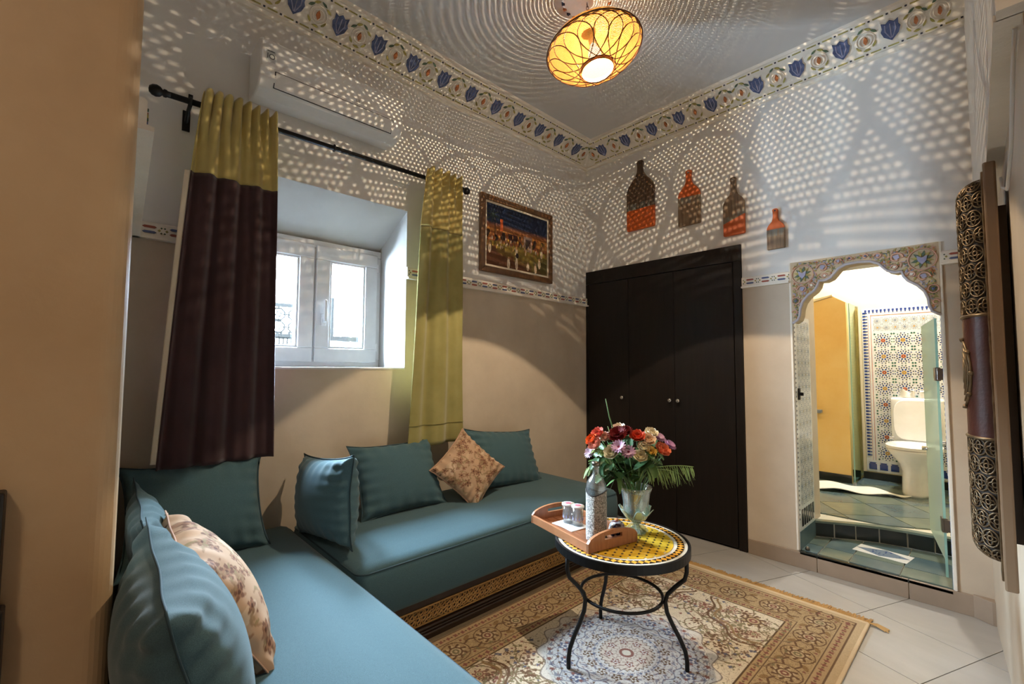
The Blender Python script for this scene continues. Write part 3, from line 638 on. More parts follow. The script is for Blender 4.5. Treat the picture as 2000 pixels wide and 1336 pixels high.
# ------------------------------------------------------------------ arched doorway surround
AC_ = 1.897
HALF = [(0, 1.772), (.055, 1.768), (.09, 1.750), (.112, 1.722), (.128, 1.703), (.158, 1.690), (.186, 1.692), (.193, 1.664), (.210, 1.638), (.246, 1.610), (.272, 1.576), (.285, 1.536), (.288, 1.500), (.298, 1.470), (.3285, 1.450)]
arch = thing('trim_11', 'lobed arch surround of carved and painted plaster over the bathroom doorway', None, (AC_, 0, 1.45), kind='structure')
right = [(AC_ + c, z) for c, z in HALF]; left = [(AC_ - c, z) for c, z in HALF][::-1]
out = left + right[1:] + [(AX1 + .003, AZ1), (AX0 - .003, AZ1)]
MB().prism(out, -0.014, 0.10, lambda a, b, d: (a, d, b)).build('arch_panel', mat('tinted_gypsum', (196, 178, 150), .8, bump=.15, bscale=90), arch)
m = MB(); m.tube([(a, -0.014, b) for a, b in left + right[1:]], 0.008, 6); m.build('arch_moulding', mat('grey_moulding', (190, 184, 190), .7), arch, smooth=True)
m = MB()
for x in (AX0 - .006, AX1 + .006): m.box(x - .006, x + .006, -0.012, 0.0, AZ0, AZ1)
m.build('edge_bead', M_GYPS, arch, bevel=.003)
def inside(x, z):                                  # solid part of the panel, a little away from the lobes
    c = abs(x - AC_)
    if c > .318 or z > AZ1 - .012: return False
    for (c0, z0), (c1, z1) in zip(HALF[:-1], HALF[1:]):
        if c0 <= c <= c1: return z > z0 + (z1 - z0) * (c - c0) / max(1e-6, c1 - c0) + .018
    return False
AP = lambda a, b, d: (a, -0.014 - d, b)
def roundel(x, z, r, m1, m2):
    m = MB(); m.tube([AP(x + r * math.cos(t), z + r * math.sin(t), .003) for t in [2 * PI * k / 18 for k in range(18)]], .004, 5, 0, closed=True)
    for k in range(12):
        t = 2 * PI * k / 12 + .3; p = [(x + r * .82 * math.cos(t), z + r * .82 * math.sin(t)), (x + r * .5 * math.cos(t + .25), z + r * .5 * math.sin(t + .25)), (x + r * .2 * math.cos(t), z + r * .2 * math.sin(t)), (x + r * .5 * math.cos(t - .25), z + r * .5 * math.sin(t - .25))]
        m.prism(p, 0, .006, AP, 1 if k % 2 else 2)
    tp = [(x - r * .38, z + r * .35), (x, z + r * .12), (x + r * .38, z + r * .35), (x + r * .3, z - r * .15), (x, z - r * .5), (x - r * .3, z - r * .15)]
    m.prism(tp, .004, .011, AP, 3); m.build('roundel', [M_PINK, M_OLIVE, M_DKGREEN, m2], arch)
def comma(x, z, r, fl, m1):
    m = MB(); m.tube([AP(x + fl * r * math.cos(t) * (1 - t / 9), z + r * math.sin(t) * (1 - t / 9), .004) for t in [k * .45 for k in range(13)]], .005, 5, 0)
    m.prism([(x - fl * r * .5, z + r * .4), (x + fl * r * .3, z + r * .6), (x + fl * r * .5, z), (x, z - r * .4)], 0, .007, AP, 1); m.build('scroll_leaf', [M_PINK, m1], arch)
for s in (-1, 1):
    roundel(AC_ + s * .268, 1.742, .056, M_PINK, M_LILAC)
    comma(AC_ + s * .165, 1.765, .030, s, M_LILAC); comma(AC_ + s * .270, 1.650, .028, s, M_LILAC); comma(AC_ + s * .225, 1.668, .018, -s, M_GYPS); comma(AC_ + s * .158, 1.716, .016, -s, M_GYPS)
    roundel(AC_ + s * .306, 1.585, .020, M_PINK, M_BLUE); comma(AC_ + s * .312, 1.515, .016, s, M_OLIVE); comma(AC_ + s * .09, 1.79, .018, -s, M_LILAC); comma(AC_ + s * .035, 1.797, .013, s, M_BLUE)
CLEAR = ((.268, 1.742, .056), (.165, 1.765, .026), (.270, 1.650, .024), (.225, 1.668, .016), (.158, 1.716, .014), (.306, 1.585, .018))
m = MB(); R = random.Random(2); k = 0
while k < 620:
    x, z = R.uniform(AX0, AX1), R.uniform(1.46, AZ1)
    if not inside(x, z) or any(math.hypot(abs(x - AC_) - cx_, z - cz_) < rr_ for cx_, cz_, rr_ in CLEAR): continue
    a = R.uniform(0, PI); l, w = R.uniform(.006, .012), R.uniform(.0022, .0040); ca, sa = math.cos(a), math.sin(a)
    m.prism([(x + ca * p - sa * q, z + sa * p + ca * q) for p, q in ((-l, 0), (0, w), (l, 0), (0, -w))], 0, R.uniform(.002, .005), AP, R.randrange(6)); k += 1
m.build('carved_foliage', [M_OLIVE, M_DKGREEN, M_OCHRE, M_PINK, M_LILAC, M_OLIVE], arch, kind='stuff')
# ------------------------------------------------------------------ bathroom behind the arch
BZ = 0.20; BY = 2.0
def mosaic(name, parent, P, w, h, cell, seedn, mats, dens=1.0, band=None):
    """small zellige pieces in eight-fold rosettes; P(a, b, d) maps panel metres to space"""
    m = MB(); R = random.Random(seedn); nx = max(1, round(w / cell)); ny = max(1, round(h / cell)); cx, cz = w / nx, h / ny
    def piece(x, z, l, wd, a, mi):
        ca, sa = math.cos(a), math.sin(a)
        l *= 1.25; wd *= 1.3; q = [(x + ca * p - sa * r, z + sa * p + ca * r) for p, r in ((-l, 0), (0, wd), (l, 0), (0, -wd))]
        if min(p[0] for p in q) < 0 or max(p[0] for p in q) > w or min(p[1] for p in q) < 0 or max(p[1] for p in q) > h: return
        m.add([P(a_, b_, .0012) for a_, b_ in q], [(0, 1, 2, 3)], mi)
    for j in range(ny):
        for i in range(nx):
            x, z = (i + .5) * cx, (j + .5) * cz; c = cell * .5; core = 2 if (i + j) % 2 else 3; tint = band(z / h) if band else None
            for k in range(8): piece(x + c * .16 * math.cos(k * PI / 4), z + c * .16 * math.sin(k * PI / 4), c * .10, c * .06, k * PI / 4, core)
            for k in range(8):
                t = k * PI / 4 + PI / 8; piece(x + c * .40 * math.cos(t), z + c * .40 * math.sin(t), c * .12, c * .075, t, 0 if tint is None else tint)
            for k in range(16):
                t = k * PI / 8; piece(x + c * .66 * math.cos(t), z + c * .66 * math.sin(t), c * .085, c * .065, t, 1 if k % 2 else (0 if tint is None else tint))
            for k in range(16):
                t = k * PI / 8 + PI / 16; piece(x + c * .90 * math.cos(t), z + c * .90 * math.sin(t), c * .075, c * .06, t, (1, 4, 0)[(k + i + j) % 3])
            for sx in (-1, 1):
                for sz in (-1, 1): piece(x + sx * c * .86, z + sz * c * .86, c * .10, c * .10, 0, 5)
    return m.build(name, mats, parent, kind='stuff')
M_ZW = mat('white_glaze', (238, 238, 234), .18, col2=(226, 228, 230), vscale=60)
M_ZB = mat('cobalt_glaze', (36, 60, 128), .15); M_ZK = mat('black_glaze', (34, 34, 40), .15); M_ZR = mat('rust_glaze', (176, 84, 44), .15); M_ZG = mat('green_glaze', (48, 102, 84), .15); M_ZY = mat('honey_glaze', (196, 152, 70), .15); M_ZBG = mat('bluegrey_glaze', (120, 136, 156), .2)
ZMATS = [M_ZB, M_ZK, M_ZR, M_ZY, M_ZG, M_ZG]
JMATS = [M_ZBG, mat('slate_glaze', (96, 104, 116), .2), M_ZBG, mat('tan_glaze', (176, 164, 130), .2), mat('grey_glaze', (140, 142, 140), .2), M_ZBG]
def merlons(name, parent, P, n, pitch, w, h, m_, flip=False):
    m = MB()
    for k in range(n):
        a = (k + .5) * pitch; o = [(a - w / 2, 0), (a + w / 2, 0), (a + w / 2, h * .55), (a + w * .22, h * .62), (a + w * .3, h), (a - w * .3, h), (a - w * .22, h * .62), (a - w / 2, h * .55)]
        m.prism(o, 0, .002, P)
    return m.build(name, m_, parent, kind='stuff')
# walls of the bathroom
bw = S('wall_bathroom_back', MB().box(0.4, 2.75, BY, BY + .1, -0.1, 2.75), M_CREAM)
MB().box(1.585, 2.70, BY - .006, BY, .27, 1.715).build('mosaic_ground', M_ZW, bw)
PB = lambda a, b, d: (1.665 + a, BY - .006 - d, .37 + b)
mosaic('mosaic_pieces', bw, PB, 0.80, 1.13, .135, 3, ZMATS)
mosaic('mosaic_frieze', bw, lambda a, b, d: (1.665 + a, BY - .006 - d, 1.515 + b), 0.80, .12, .06, 5, [M_ZBG, M_ZK, M_ZBG, M_ZY, M_ZBG, M_ZBG])
merlons('merlon_border', bw, lambda a, b, d: (1.60 + a, BY - .006 - d, 1.708 - b), 36, .0275, .015, .030, M_ZB)
merlons('merlon_border', bw, lambda a, b, d: (1.592 + b * 1.0, BY - .006 - d, .40 + a), 47, .0275, .015, .034, M_ZB)
m = MB(); m.box(1.648, 1.651, BY - .0075, BY - .006, .37, 1.66); m.box(1.648, 2.6, BY - .0075, BY - .006, 1.655, 1.658); m.box(1.630, 1.632, BY - .0075, BY - .006, .37, 1.66); m.build('border_line', M_ZR, bw)
for k in range(9):
    a = 1.60 + k * .075; o = [(a, .29), (a + .055, .29), (a + .055, .335), (a + .045, .345), (a + .055, .352), (a, .352), (a + .010, .345), (a, .335)]
    MB().prism(o, BY - .009, BY - .006, lambda p, q, d: (p, d, q)).build('foot_tile', M_ZB, bw)
MB().box(0.4, 2.7, BY - .012, BY - .004, BZ - .01, .262).build('skirting', M_BLKTILE, bw)
S('wall_bathroom_right', MB().box(2.62, 2.72, BT, BY, -0.1, 2.75), M_CREAM)
S('wall_bathroom_left', MB().box(0.4, 0.5, BT, BY, -0.1, 2.75), M_CREAM)
S('ceiling_bathroom', MB().box(0.4, 2.75, BT - .01, BY + .1, 2.65, 2.75), M_CREAM)
# yellow shower partition with sloped coping
yw = [(0.52, 1.775), (1.285, 1.775), (1.44, 1.815), (1.53, 1.755), (1.53, BZ), (0.52, BZ)]
yo = S('wall_shower', MB().prism(yw, 1.66, 1.72, lambda a, b, d: (a, d, b)), M_YELLOW)
MB().box(.52, 1.532, 1.652, 1.66, BZ, .268).build('skirting', M_BLKTILE, yo)
m = MB(); m.prism([(1.285, 1.778), (1.44, 1.818), (1.44, 1.83), (1.285, 1.80)], 1.64, 1.72, lambda a, b, d: (a, d, b)); m.build('coping', M_CREAM, yo)
shp = thing('shower_screen', 'clear glass shower screen standing beside the yellow partition', 'shower screen', (1.555, 1.83, BZ))
MB().box(1.548, 1.556, 1.665, 1.985, BZ + .012, 1.745).build('glass_panel', M_SHGLASS, shp)
m = MB(); m.box(1.542, 1.562, 1.975, 1.993, BZ, 1.75); m.box(1.542, 1.562, 1.665, 1.985, BZ, BZ + .014); m.build('channel', M_CHROME, shp)
m = MB(); m.box(1.548, 1.556, 1.658, 1.666, BZ + .012, 1.745); m.build('glass_edge', mat('green_glass_edge', (150, 190, 176), .15), shp)
sh_ = thing('shower_shelf', 'small grey slate shelf on the yellow shower wall', 'shelf', (1.30, 1.62, .80))
MB().box(1.24, 1.335, 1.60, 1.66, .785, .812).build('slab', mat('grey_slate', (126, 136, 146), .5), sh_, bevel=.003)
# floors: threshold slab, curved step, slate tiles
front = [(AX0, .335), (1.66, .385), (1.76, .445), (1.87, .495), (2.0, .525), (2.12, .54), (AX1, .545)]
fb = S('floor_bathroom', MB().prism([(.5, BT), (AX0, BT), (AX0, .335)] + front[1:] + [(2.62, .545), (2.62, BY), (.5, BY)], -0.05, BZ - .008, xyz), M_GROUTW)
a45 = math.radians(38); f1 = (math.cos(a45), math.sin(a45)); f2 = (-f1[1], f1[0]); TS2 = .30
for i in range(-8, 12):
    for j in range(-10, 10):
        c = lambda a, b: (1.9 + (i * TS2 + a) * f1[0] + (j * TS2 + b) * f2[0], .8 + (i * TS2 + a) * f1[1] + (j * TS2 + b) * f2[1])
        r = [c(0, 0), c(TS2 - .006, 0), c(TS2 - .006, TS2 - .006), c(0, TS2 - .006)]
        for n, d in (((-1, 0), -.9), ((1, 0), 2.6), ((0, 1), BY - .012)): r = clip(r, n, d) if r else r
        for (xa, ya), (xb, yb) in zip(front[:-1], front[1:]):      # stay behind the curved nosing
            n = ((yb - ya), -(xb - xa)); 
            r = clip(r, n, n[0] * xa + n[1] * (ya + .03)) if r else r
        if r and len(r) > 2 and area(r) > .002: MB().prism(r, BZ - .008, BZ, xyz).build('slate_tile', M_SLATE if (i + j) % 2 else M_SLATE2, fb)
for k, ((xa, ya), (xb, yb)) in enumerate(zip(front[:-1], front[1:])):
    dx, dy = xb - xa, yb - ya; L = math.hypot(dx, dy); nx_, ny_ = dy / L, -dx / L; g = .004 / L
    p = [(xa + dx * g, ya + dy * g), (xb - dx * g, yb - dy * g)]
    q = p + [(p[1][0] + nx_ * .008, p[1][1] + ny_ * .008), (p[0][0] + nx_ * .008, p[0][1] + ny_ * .008)]
    MB().prism(q, AZ0 + .004, BZ - .014, xyz).build('riser_tile', M_BLKTILE, fb)
    q = [(xa, ya - .016), (xb, yb - .016), (xb, yb + .034), (xa, ya + .034)]
    MB().prism(q, BZ - .012, BZ + .001, xyz).build('nosing_tile', M_SLATE, fb)
ft = S('floor_threshold', MB().prism([(AX0, -.004), (AX1, -.004)] + front[::-1], 0.02, AZ0 - .010, xyz), M_GROUTW)
MB().box(AX0 + .002, AX1 - .002, -0.012, 0.012, AZ0 - .022, AZ0 - .003).build('edge_slate', M_BLKTILE, ft, bevel=.003)
dcx, dcy = 1.912, .300; rx = [(dcx - .135, dcy - .055), (dcx + .115, dcy - .085), (dcx + .135, dcy + .055), (dcx - .115, dcy + .085)]
def thr(poly, m_, z=AZ0, nm='slate_tile'):
    for (xa, ya), (xb, yb) in zip(front[:-1], front[1:]):
        n = (-(yb - ya), (xb - xa)); poly = clip(poly, n, n[0] * xa + n[1] * (ya - .012)) if poly else poly
    if poly and len(poly) > 2 and area(poly) > .0008: MB().prism(poly, AZ0 - .010, z, xyz).build(nm, m_, ft)
gx = [AX0 + .004, 1.655, 1.80, 2.02, AX1 - .004]; gy = [.014, .165, .375, .60]
for i in range(4):
    for j in range(3): thr([(gx[i] + .003, gy[j] + .003), (gx[i + 1] - .003, gy[j] + .003), (gx[i + 1] - .003, gy[j + 1] - .003), (gx[i] + .003, gy[j + 1] - .003)], (M_SLATE2, M_SLATE)[(i + j) % 2])
ins = MB().prism(rx, AZ0, AZ0 + .0015, xyz).build('inlay_slab', M_ZW, ft)
dm = [(dcx - .122, dcy + .012), (dcx - .01, dcy - .062), (dcx + .122, dcy - .012), (dcx + .01, dcy + .062)]
MB().prism(dm, AZ0 + .0015, AZ0 + .003, xyz).build('inlay_diamond', M_ZBG, ins)
m = MB(); R = random.Random(5)
for k in range(60):
    u, v = R.uniform(-1, 1), R.uniform(-1, 1)
    if abs(u) + abs(v) > .9: continue
    x = dcx + u * .122 + v * .01; y = dcy - u * .012 + v * .062
    m.box(x - .004, x + .004, y - .0025, y + .0025, AZ0 + .003, AZ0 + .0036)
m.build('inlay_chips', M_ZB, ins, kind='stuff')
# tiled jambs
for nm, x0, sgn in (('left', AX0, 1), ('right', AX1, -1)):
    X0 = x0 + sgn * .004
    j = S('trim_12' if sgn > 0 else 'trim_13', MB().box(*sorted((x0, X0)), .0, (.33 if sgn > 0 else .54), AZ0, 1.50), M_ZW)
    D = .33 if sgn > 0 else .54
    PJ = lambda a, b, d: (X0 + sgn * d, a, b)
    mosaic('mosaic_pieces', j, lambda a, b, d: PJ(.035 + a, .345 + b, d), D - .04, 1.13, .075 if sgn > 0 else .12, 8, JMATS if sgn > 0 else ZMATS)
    m = MB()
    for k in range(44): m.prism([(.004, .27 + k * .028), (.018, .27 + k * .028 + .007), (.004, .27 + k * .028 + .014)], 0, .0015, PJ)
    m.build('saw_border', JMATS[1] if sgn > 0 else M_ZB, j, kind='stuff')
    for k in range(6): MB().box(*sorted((X0, X0 + sgn * .003)), .05 + k * .046, .075 + k * .046, .225, .325).build('slot_tile', M_ZK if sgn > 0 else M_ZB, j)
    MB().box(*sorted((X0, X0 + sgn * .003)), 0.0, D, AZ0, .205).build('jamb_foot', M_SLATE2, j)
bolt = thing('door_bolt', 'small black bolt on the tiled door jamb', 'bolt', (AX0 + .008, .06, .99))
m = MB(); m.box(AX0 + .004, AX0 + .012, .045, .075, .985, 1.055); m.box(AX0 + .012, AX0 + .030, .055, .066, 1.01, 1.03); m.build('plate', M_IRON, bolt, bevel=.002)
st_ = thing('door_stop', 'small brass door stop on the threshold corner', 'door stop', (1.60, .03, AZ0))
MB().lathe([(.012, 0), (.012, .012), (.008, .020), (.0001, .022)], 14, M=Matrix.Translation((1.60, .03, AZ0))).build('knob', M_STEEL, st_, smooth=True)
# glass door standing open
gd = thing('glass_door', 'frameless greenish glass door standing open on the right of the arch', 'door', (2.16, .3, .21))
d0, d1 = Vector((2.198, .07)), Vector((2.102, .62)); dv = (d1 - d0).normalized(); dn = Vector((-dv.y, dv.x)) * .005
def slab(p, q, n, z0, z1): return MB().prism([tuple(p - n), tuple(q - n), tuple(q + n), tuple(p + n)], z0, z1, xyz)
tm = NT('milky_glass'); gb = tm.n('ShaderNodeBsdfTransparent'); gb.inputs[0].default_value = rgb(226, 238, 228); df = tm.n('ShaderNodeBsdfDiffuse'); df.inputs[0].default_value = rgb(206, 214, 192)
mx = tm.n('ShaderNodeMixShader'); mx.inputs[0].default_value = .55; tm.l(gb.outputs[0], mx.inputs[1]); tm.l(df.outputs[0], mx.inputs[2]); tm.l(mx.outputs[0], tm.out.inputs[0])
slab(d0 + dv * .004, d1, dn, .215, 1.44).build('glass_leaf', tm.m, gd)
slab(d0, d0 + dv * .004, dn * 1.02, .130, 1.44).build('glass_edge', MATS['green_glass_edge'], gd)
for hz in (.385, 1.150):
    m = MB(); p = d0 + dv * .02; m.prism([tuple(p - dn * 2.2 - dv * .025), tuple(p - dn * 2.2 + dv * .03), tuple(p + dn * 2.2 + dv * .03), tuple(p + dn * 2.2 - dv * .025)], hz - .035, hz + .035, xyz)
    m.box(2.195, 2.222, .06, .085, hz - .03, hz + .03); m.build('hinge', M_STEEL, gd, bevel=.002)
m = MB(); p = d1 - dv * .05; m.tube([(p.x - .03, p.y, .70), (p.x + .03, p.y, .70)], .012, 10); m.build('door_knob', M_CHROME, gd, smooth=True)
# toilet
TX, TY = 1.945, 1.62
to = thing('toilet', 'white close-coupled toilet with raised lid in the bathroom', 'toilet', (TX, TY, BZ))
def ring_pts(w, yb, yf, n=28, p=2.6):
    c = (yb + yf) / 2; h = (yb - yf) / 2
    return [(TX + w * (abs(math.cos(t)) ** (2 / p)) * (1 if math.cos(t) > 0 else -1), c + h * (abs(math.sin(t)) ** (2 / p)) * (1 if math.sin(t) > 0 else -1)) for t in [2 * PI * k / n for k in range(n)]]
def loft(rings, name, parent, m_, cap=True):
    m = MB(); n = len(rings[0][0]); vs = [(x, y, z) for r, z in rings for x, y in r]; fs = [(i * n + k, i * n + (k + 1) % n, (i + 1) * n + (k + 1) % n, (i + 1) * n + k) for i in range(len(rings) - 1) for k in range(n)]
    if cap: fs += [tuple(range(n))[::-1], tuple((len(rings) - 1) * n + k for k in range(n))]
    m.add(vs, fs); return m.build(name, m_, parent, smooth=True)
loft([(ring_pts(.088, 1.92, 1.49), BZ), (ring_pts(.088, 1.92, 1.49), BZ + .02), (ring_pts(.084, 1.92, 1.50), BZ + .18), (ring_pts(.10, 1.93, 1.47), BZ + .24), (ring_pts(.150, 1.94, 1.42), BZ + .31), (ring_pts(.168, 1.94, 1.40), BZ + .345), (ring_pts(.166, 1.94, 1.40), BZ + .36)], 'bowl', to, M_PORC)
outer = ring_pts(.172, 1.80, 1.395, p=2.3); inner = ring_pts(.105, 1.74, 1.46, p=2.2); zt = BZ + .385
m = MB(); n = len(outer)
for za, zb, r0, r1 in ((BZ + .362, zt - .004, outer, outer),): m.add([(x, y, za) for x, y in r0] + [(x, y, zb) for x, y in r1], [(k, (k + 1) % n, n + (k + 1) % n, n + k) for k in range(n)])
om = [(TX + (x - TX) * .95, 1.6 + (y - 1.6) * .96) for x, y in outer]
m.add([(x, y, zt - .004) for x, y in outer] + [(x, y, zt + .004) for x, y in om] + [(x, y, zt - .004) for x, y in inner] + [(x, y, BZ + .30) for x, y in inner], [(a * n + k, a * n + (k + 1) % n, (a + 1) * n + (k + 1) % n, (a + 1) * n + k) for a in range(3) for k in range(n)])
m.add([(x, y, BZ + .302) for x, y in inner], [tuple(range(n))]); m.build('seat', M_PORC, to, smooth=True)
lid = [(TX + .150 * math.copysign(abs(math.cos(t)) ** .45, math.cos(t)), .585 + .165 + .165 * math.copysign(abs(math.sin(t)) ** .6, math.sin(t))) for t in [2 * PI * k / 32 for k in range(32)]]
MB().prism(lid, 0, .018, lambda a, b, d: (a, 1.835 + d + (b - .585) * .10, b + .005)).build('lid', M_PORC, to, bevel=.006, bseg=3)
m = MB(); m.box(TX - .17, TX + .17, 1.885, 1.985, .565, .935); m.build('cistern', M_PORC, to, bevel=.02, bseg=3)
for s in (-1, 1): MB().tube([(TX + s * .155 - .015, 1.80, .60), (TX + s * .155 + .015, 1.80, .60)], .014, 10).build('lid_hinge', M_CHROME, to)
for nm, x, ll in (('a', 1.885, 'folded white towel standing on the left of the toilet cistern'), ('b', 2.01, 'folded white towel standing on the right of the toilet cistern')):
    t_ = thing('folded_towel', ll, 'towel', (x, 1.93, .935)); m = MB()
    m.grid(lambda u, v: (x + (u - .5) * .095, 1.93 + .02 * math.sin(9 * u + 3) * v + (v - .5) * .0, .936 + .055 * v * (1 + .25 * math.sin(7 * u + x * 20))), 16, 6)
    o = m.build('fold', M_LINEN, t_, smooth=True); s = o.modifiers.new('s', 'SOLIDIFY'); s.thickness = .03
tw = thing('floor_towel', 'crumpled white towel lying on the slate bathroom floor', 'towel', (1.62, 1.33, BZ))
A, B_ = Vector((1.20, 1.32)), Vector((1.875, 1.40))
def tpt(u, v):
    c = A.lerp(B_, u); w = .16 * (1 - .75 * abs(u - .35) ** 1.2 * 1.6); w = max(.02, w)
    x = c.x + (v - .5) * .12; y = c.y + (v - .5) * 2 * w
    return (x, y, BZ + .004 + .010 * (1 + math.sin(14 * u + 5 * v)) + .014 * abs(math.sin(6 * v + 2.2 * u)) * (1 - u))
o = MB().grid(tpt, 40, 16).build('cloth', M_LINEN, tw, smooth=True); s = o.modifiers.new('s', 'SOLIDIFY'); s.thickness = .006
# bathroom ceiling lamp
bl = thing('bathroom_ceiling_lamp', 'round white ceiling lamp of the bathroom', 'lamp', (1.78, 1.72, 2.60))
em = NT('lamp_opal'); e = em.n('ShaderNodeEmission'); e.inputs[0].default_value = (1, .95, .86, 1); e.inputs[1].default_value = 6; em.l(e.outputs[0], em.out.inputs[0])
MB().lathe([(.15, 2.64), (.15, 2.62), (.14, 2.60), (.0001, 2.59)], 24, M=Matrix.Translation((1.78, 1.72, 0))).build('diffuser', em.m, bl, smooth=True)
light('bathroom_light', 'AREA', (1.78, 1.72, 2.575), BATH_W, (1, .95, .87), shape='DISK', size=.2)
# ------------------------------------------------------------------ right wall: sconce, cord, door post
scn = thing('wall_sconce', 'tall half-round wall lamp of brown leather with pierced brass ends', 'wall lamp', (2.40, -1.55, .66))
SY = -1.50
wx = lambda y: CW[1][0] + (CW[2][0] - CW[1][0]) * (y - CW[1][1]) / (CW[2][1] - CW[1][1])
BX = wx(SY) - .002
z0, z1 = .672, 1.668
MB().box(BX - .036, BX - .014, SY - .095, SY + .095, z0, z1).build('back_board', mat('waxed_wood', (128, 104, 82), .45, col2=(148, 122, 96), vscale=4, vstretch=(1, 1, .2)), scn, bevel=.004)
MB().box(BX - .014, BX, SY - .05, SY + .05, z0 + .1, z1 - .1).build('wall_spacer', M_DKWOOD, scn)
SD, SW = .050, .082
def drum(t, z, k=1.0): return (BX - .036 - SD * k * math.sin(t), SY - SW * k * math.cos(t), z)
def endk(z):
    e = .045
    if z > z1 - .02 - e: return math.sqrt(max(0.0, 1 - ((z - (z1 - .02 - e)) / e) ** 2)) * .92 + .08
    if z < z0 + .045 + e: return math.sqrt(max(0.0, 1 - (((z0 + .045 + e) - z) / e) ** 2)) * .92 + .08
    return 1.0
def shell(name, za, zb, m_, k=1.0, nz=24): return MB().grid(lambda u, v: drum(PI * u, za + (zb - za) * v, k * endk(za + (zb - za) * v)), 20, nz).build(name, m_, scn, smooth=True)
zl0, zl1 = 1.010, 1.305
shell('leather_drum', zl0, zl1, M_LEATHER)
M_DARKIN = mat('dark_lining', (40, 30, 24), .7)
for nm, za, zb in (('pierced_top', zl1, z1 - .02), ('pierced_foot', z0 + .045, zl0)):
    inner_ = shell('drum_lining', za, zb, M_DARKIN, .975)
    m = MB(); rows = int((zb - za) / .040)
    for r_ in range(rows):
        zc = za + (r_ + .5) * (zb - za) / rows
        for c_ in range(6):
            tc = PI * (c_ + .5 + (.25 if r_ % 2 else -.25)) / 6
            for rr, lobes in ((.0195, 0), (.012, 4), (.0055, 0)):
                pts = []
                for k in range(16):
                    a = 2 * PI * k / 16; q = rr * (1 + (.35 * math.cos(lobes * a) if lobes else 0)); zz = min(zb - .003, max(za + .003, zc + q * math.sin(a)))
                    pts.append(drum(min(PI, max(0, tc + q * math.cos(a) / .066)), zz, endk(zz)))
                m.tube(pts, .0019, 4, closed=True)
    m.build('filigree', M_BRASS, scn, kind='stuff', smooth=True)
for z in (zl0, zl1): MB().tube([drum(PI * k / 16, z, 1.01) for k in range(17)], .004, 6).build('band', M_BRASS, scn, smooth=True)
m = MB(); mz = 1.165
for k in range(5): m.tube([drum(PI * .5 - .75 * math.cos(t) * (1 - k * .17), mz + .085 * (1 - k * .18) * math.sin(t), 1.02) for t in [2 * PI * i / 22 for i in range(22)]], .003, 5, closed=True)
for t in [2 * PI * i / 10 for i in range(10)]: m.tube([drum(PI * .5 + .75 * math.cos(t), mz + .085 * math.sin(t), 1.03), drum(PI * .5 + .80 * math.cos(t), mz + .092 * math.sin(t), 1.06)], .006, 6)
m.build('brass_medallion', M_BRASS, scn, smooth=True)
m = MB()
for s in (-1, 1): m.tube([(BX - .037, SY + s * .086, z0 + .02 + (z1 - z0 - .04) * k / 40) for k in range(41)], [.003 + .001 * (k % 2) for k in range(41)], 5)
m.build('beading', M_BRASS, scn)
cord = MB(); pts = [(2.447, -2.115, 1.698), (2.443, -2.08, 1.64), (2.440, -1.98, 1.56), (2.436, -1.82, 1.53), (2.432, -1.68, 1.575), (2.432, -1.60, 1.62)]
cd_ = thing('lamp_cord', 'thin white cable hanging from the dado ledge to the wall lamp', 'cord', (2.44, -1.9, 1.5)); cord.tube([(x - .004, y, z) for x, y, z in pts], .0028, 6).build('cable', M_PVC, cd_, smooth=True)
dp = thing('trim_14', 'dark brown wooden door post at the end of the right wall', None, (2.47, -2.16, 0), kind='structure')
MB().box(2.458, 2.56, -2.172, -2.150, 0, 1.688).build('post', mat('brown_wood', (70, 46, 30), .5, col2=(84, 56, 36), vscale=4, vstretch=(1, 1, .2)), dp, bevel=.003)
# ------------------------------------------------------------------ corner sofa (two banquettes)
def mattress(x0, x1, y0, y1, zb, zt, parent, r=.05, crown=.012):
    def rr(x, y):                                 # rounded slab as a closed grid of rings
        return x, y
    m = MB(); nx, ny = 28, 28
    import itertools
    prof = [(0, zb + .012), (-.004, zb)]
    def outline(ins, z):
        a = max(.004, r - ins); pts = []
        for cx, cy, s0 in ((x1 - ins - a, y1 - ins - a, 0), (x0 + ins + a, y1 - ins - a, 1), (x0 + ins + a, y0 + ins + a, 2), (x1 - ins - a, y0 + ins + a, 3)):
            for k in range(7): t = PI / 2 * (s0 + k / 6); pts.append((cx + a * math.cos(t), cy + a * math.sin(t), z))
        return pts
    rings = [outline(.03, zb), outline(.006, zb + .012), outline(0, zb + .03), outline(-.004, (zb + zt) / 2), outline(0, zt - .05), outline(.006, zt - .028), outline(.020, zt - .010), outline(.045, zt), outline(.12, zt + crown * .6), outline(.24, zt + crown)]
    n = len(rings[0]); vs = [p for g in rings for p in g]
    fs = [(i * n + k, i * n + (k + 1) % n, (i + 1) * n + (k + 1) % n, (i + 1) * n + k) for i in range(len(rings) - 1) for k in range(n)] + [tuple(range(n))[::-1], tuple((len(rings) - 1) * n + k for k in range(n))]
    m.add(vs, fs); o = m.build('mattress', M_TEAL, parent, smooth=True)
    p = MB(); p.tube(outline(.0065, zt - .026), .0035, 5, closed=True); p.build('piping', M_TEALP, o, smooth=True)
    return o
ZS = .415
s1 = thing('banquette', 'teal banquette with carved gilded base under the window wall', 'sofa', (.38, -1.5, 0))
mattress(.008, .760, -2.372, -.655, .200, ZS, s1)
MB().box(.006, .690, -2.372, -.665, 0.012, .198).build('base', M_DKWOOD, s1, bevel=.004)
def moulding(z0, z1, d, nm, mt, xf=.690): MB().box(xf, xf + d, -2.372, -.665, z0, z1).build(nm, mt, s1, bevel=min(d, z1 - z0) * .4)
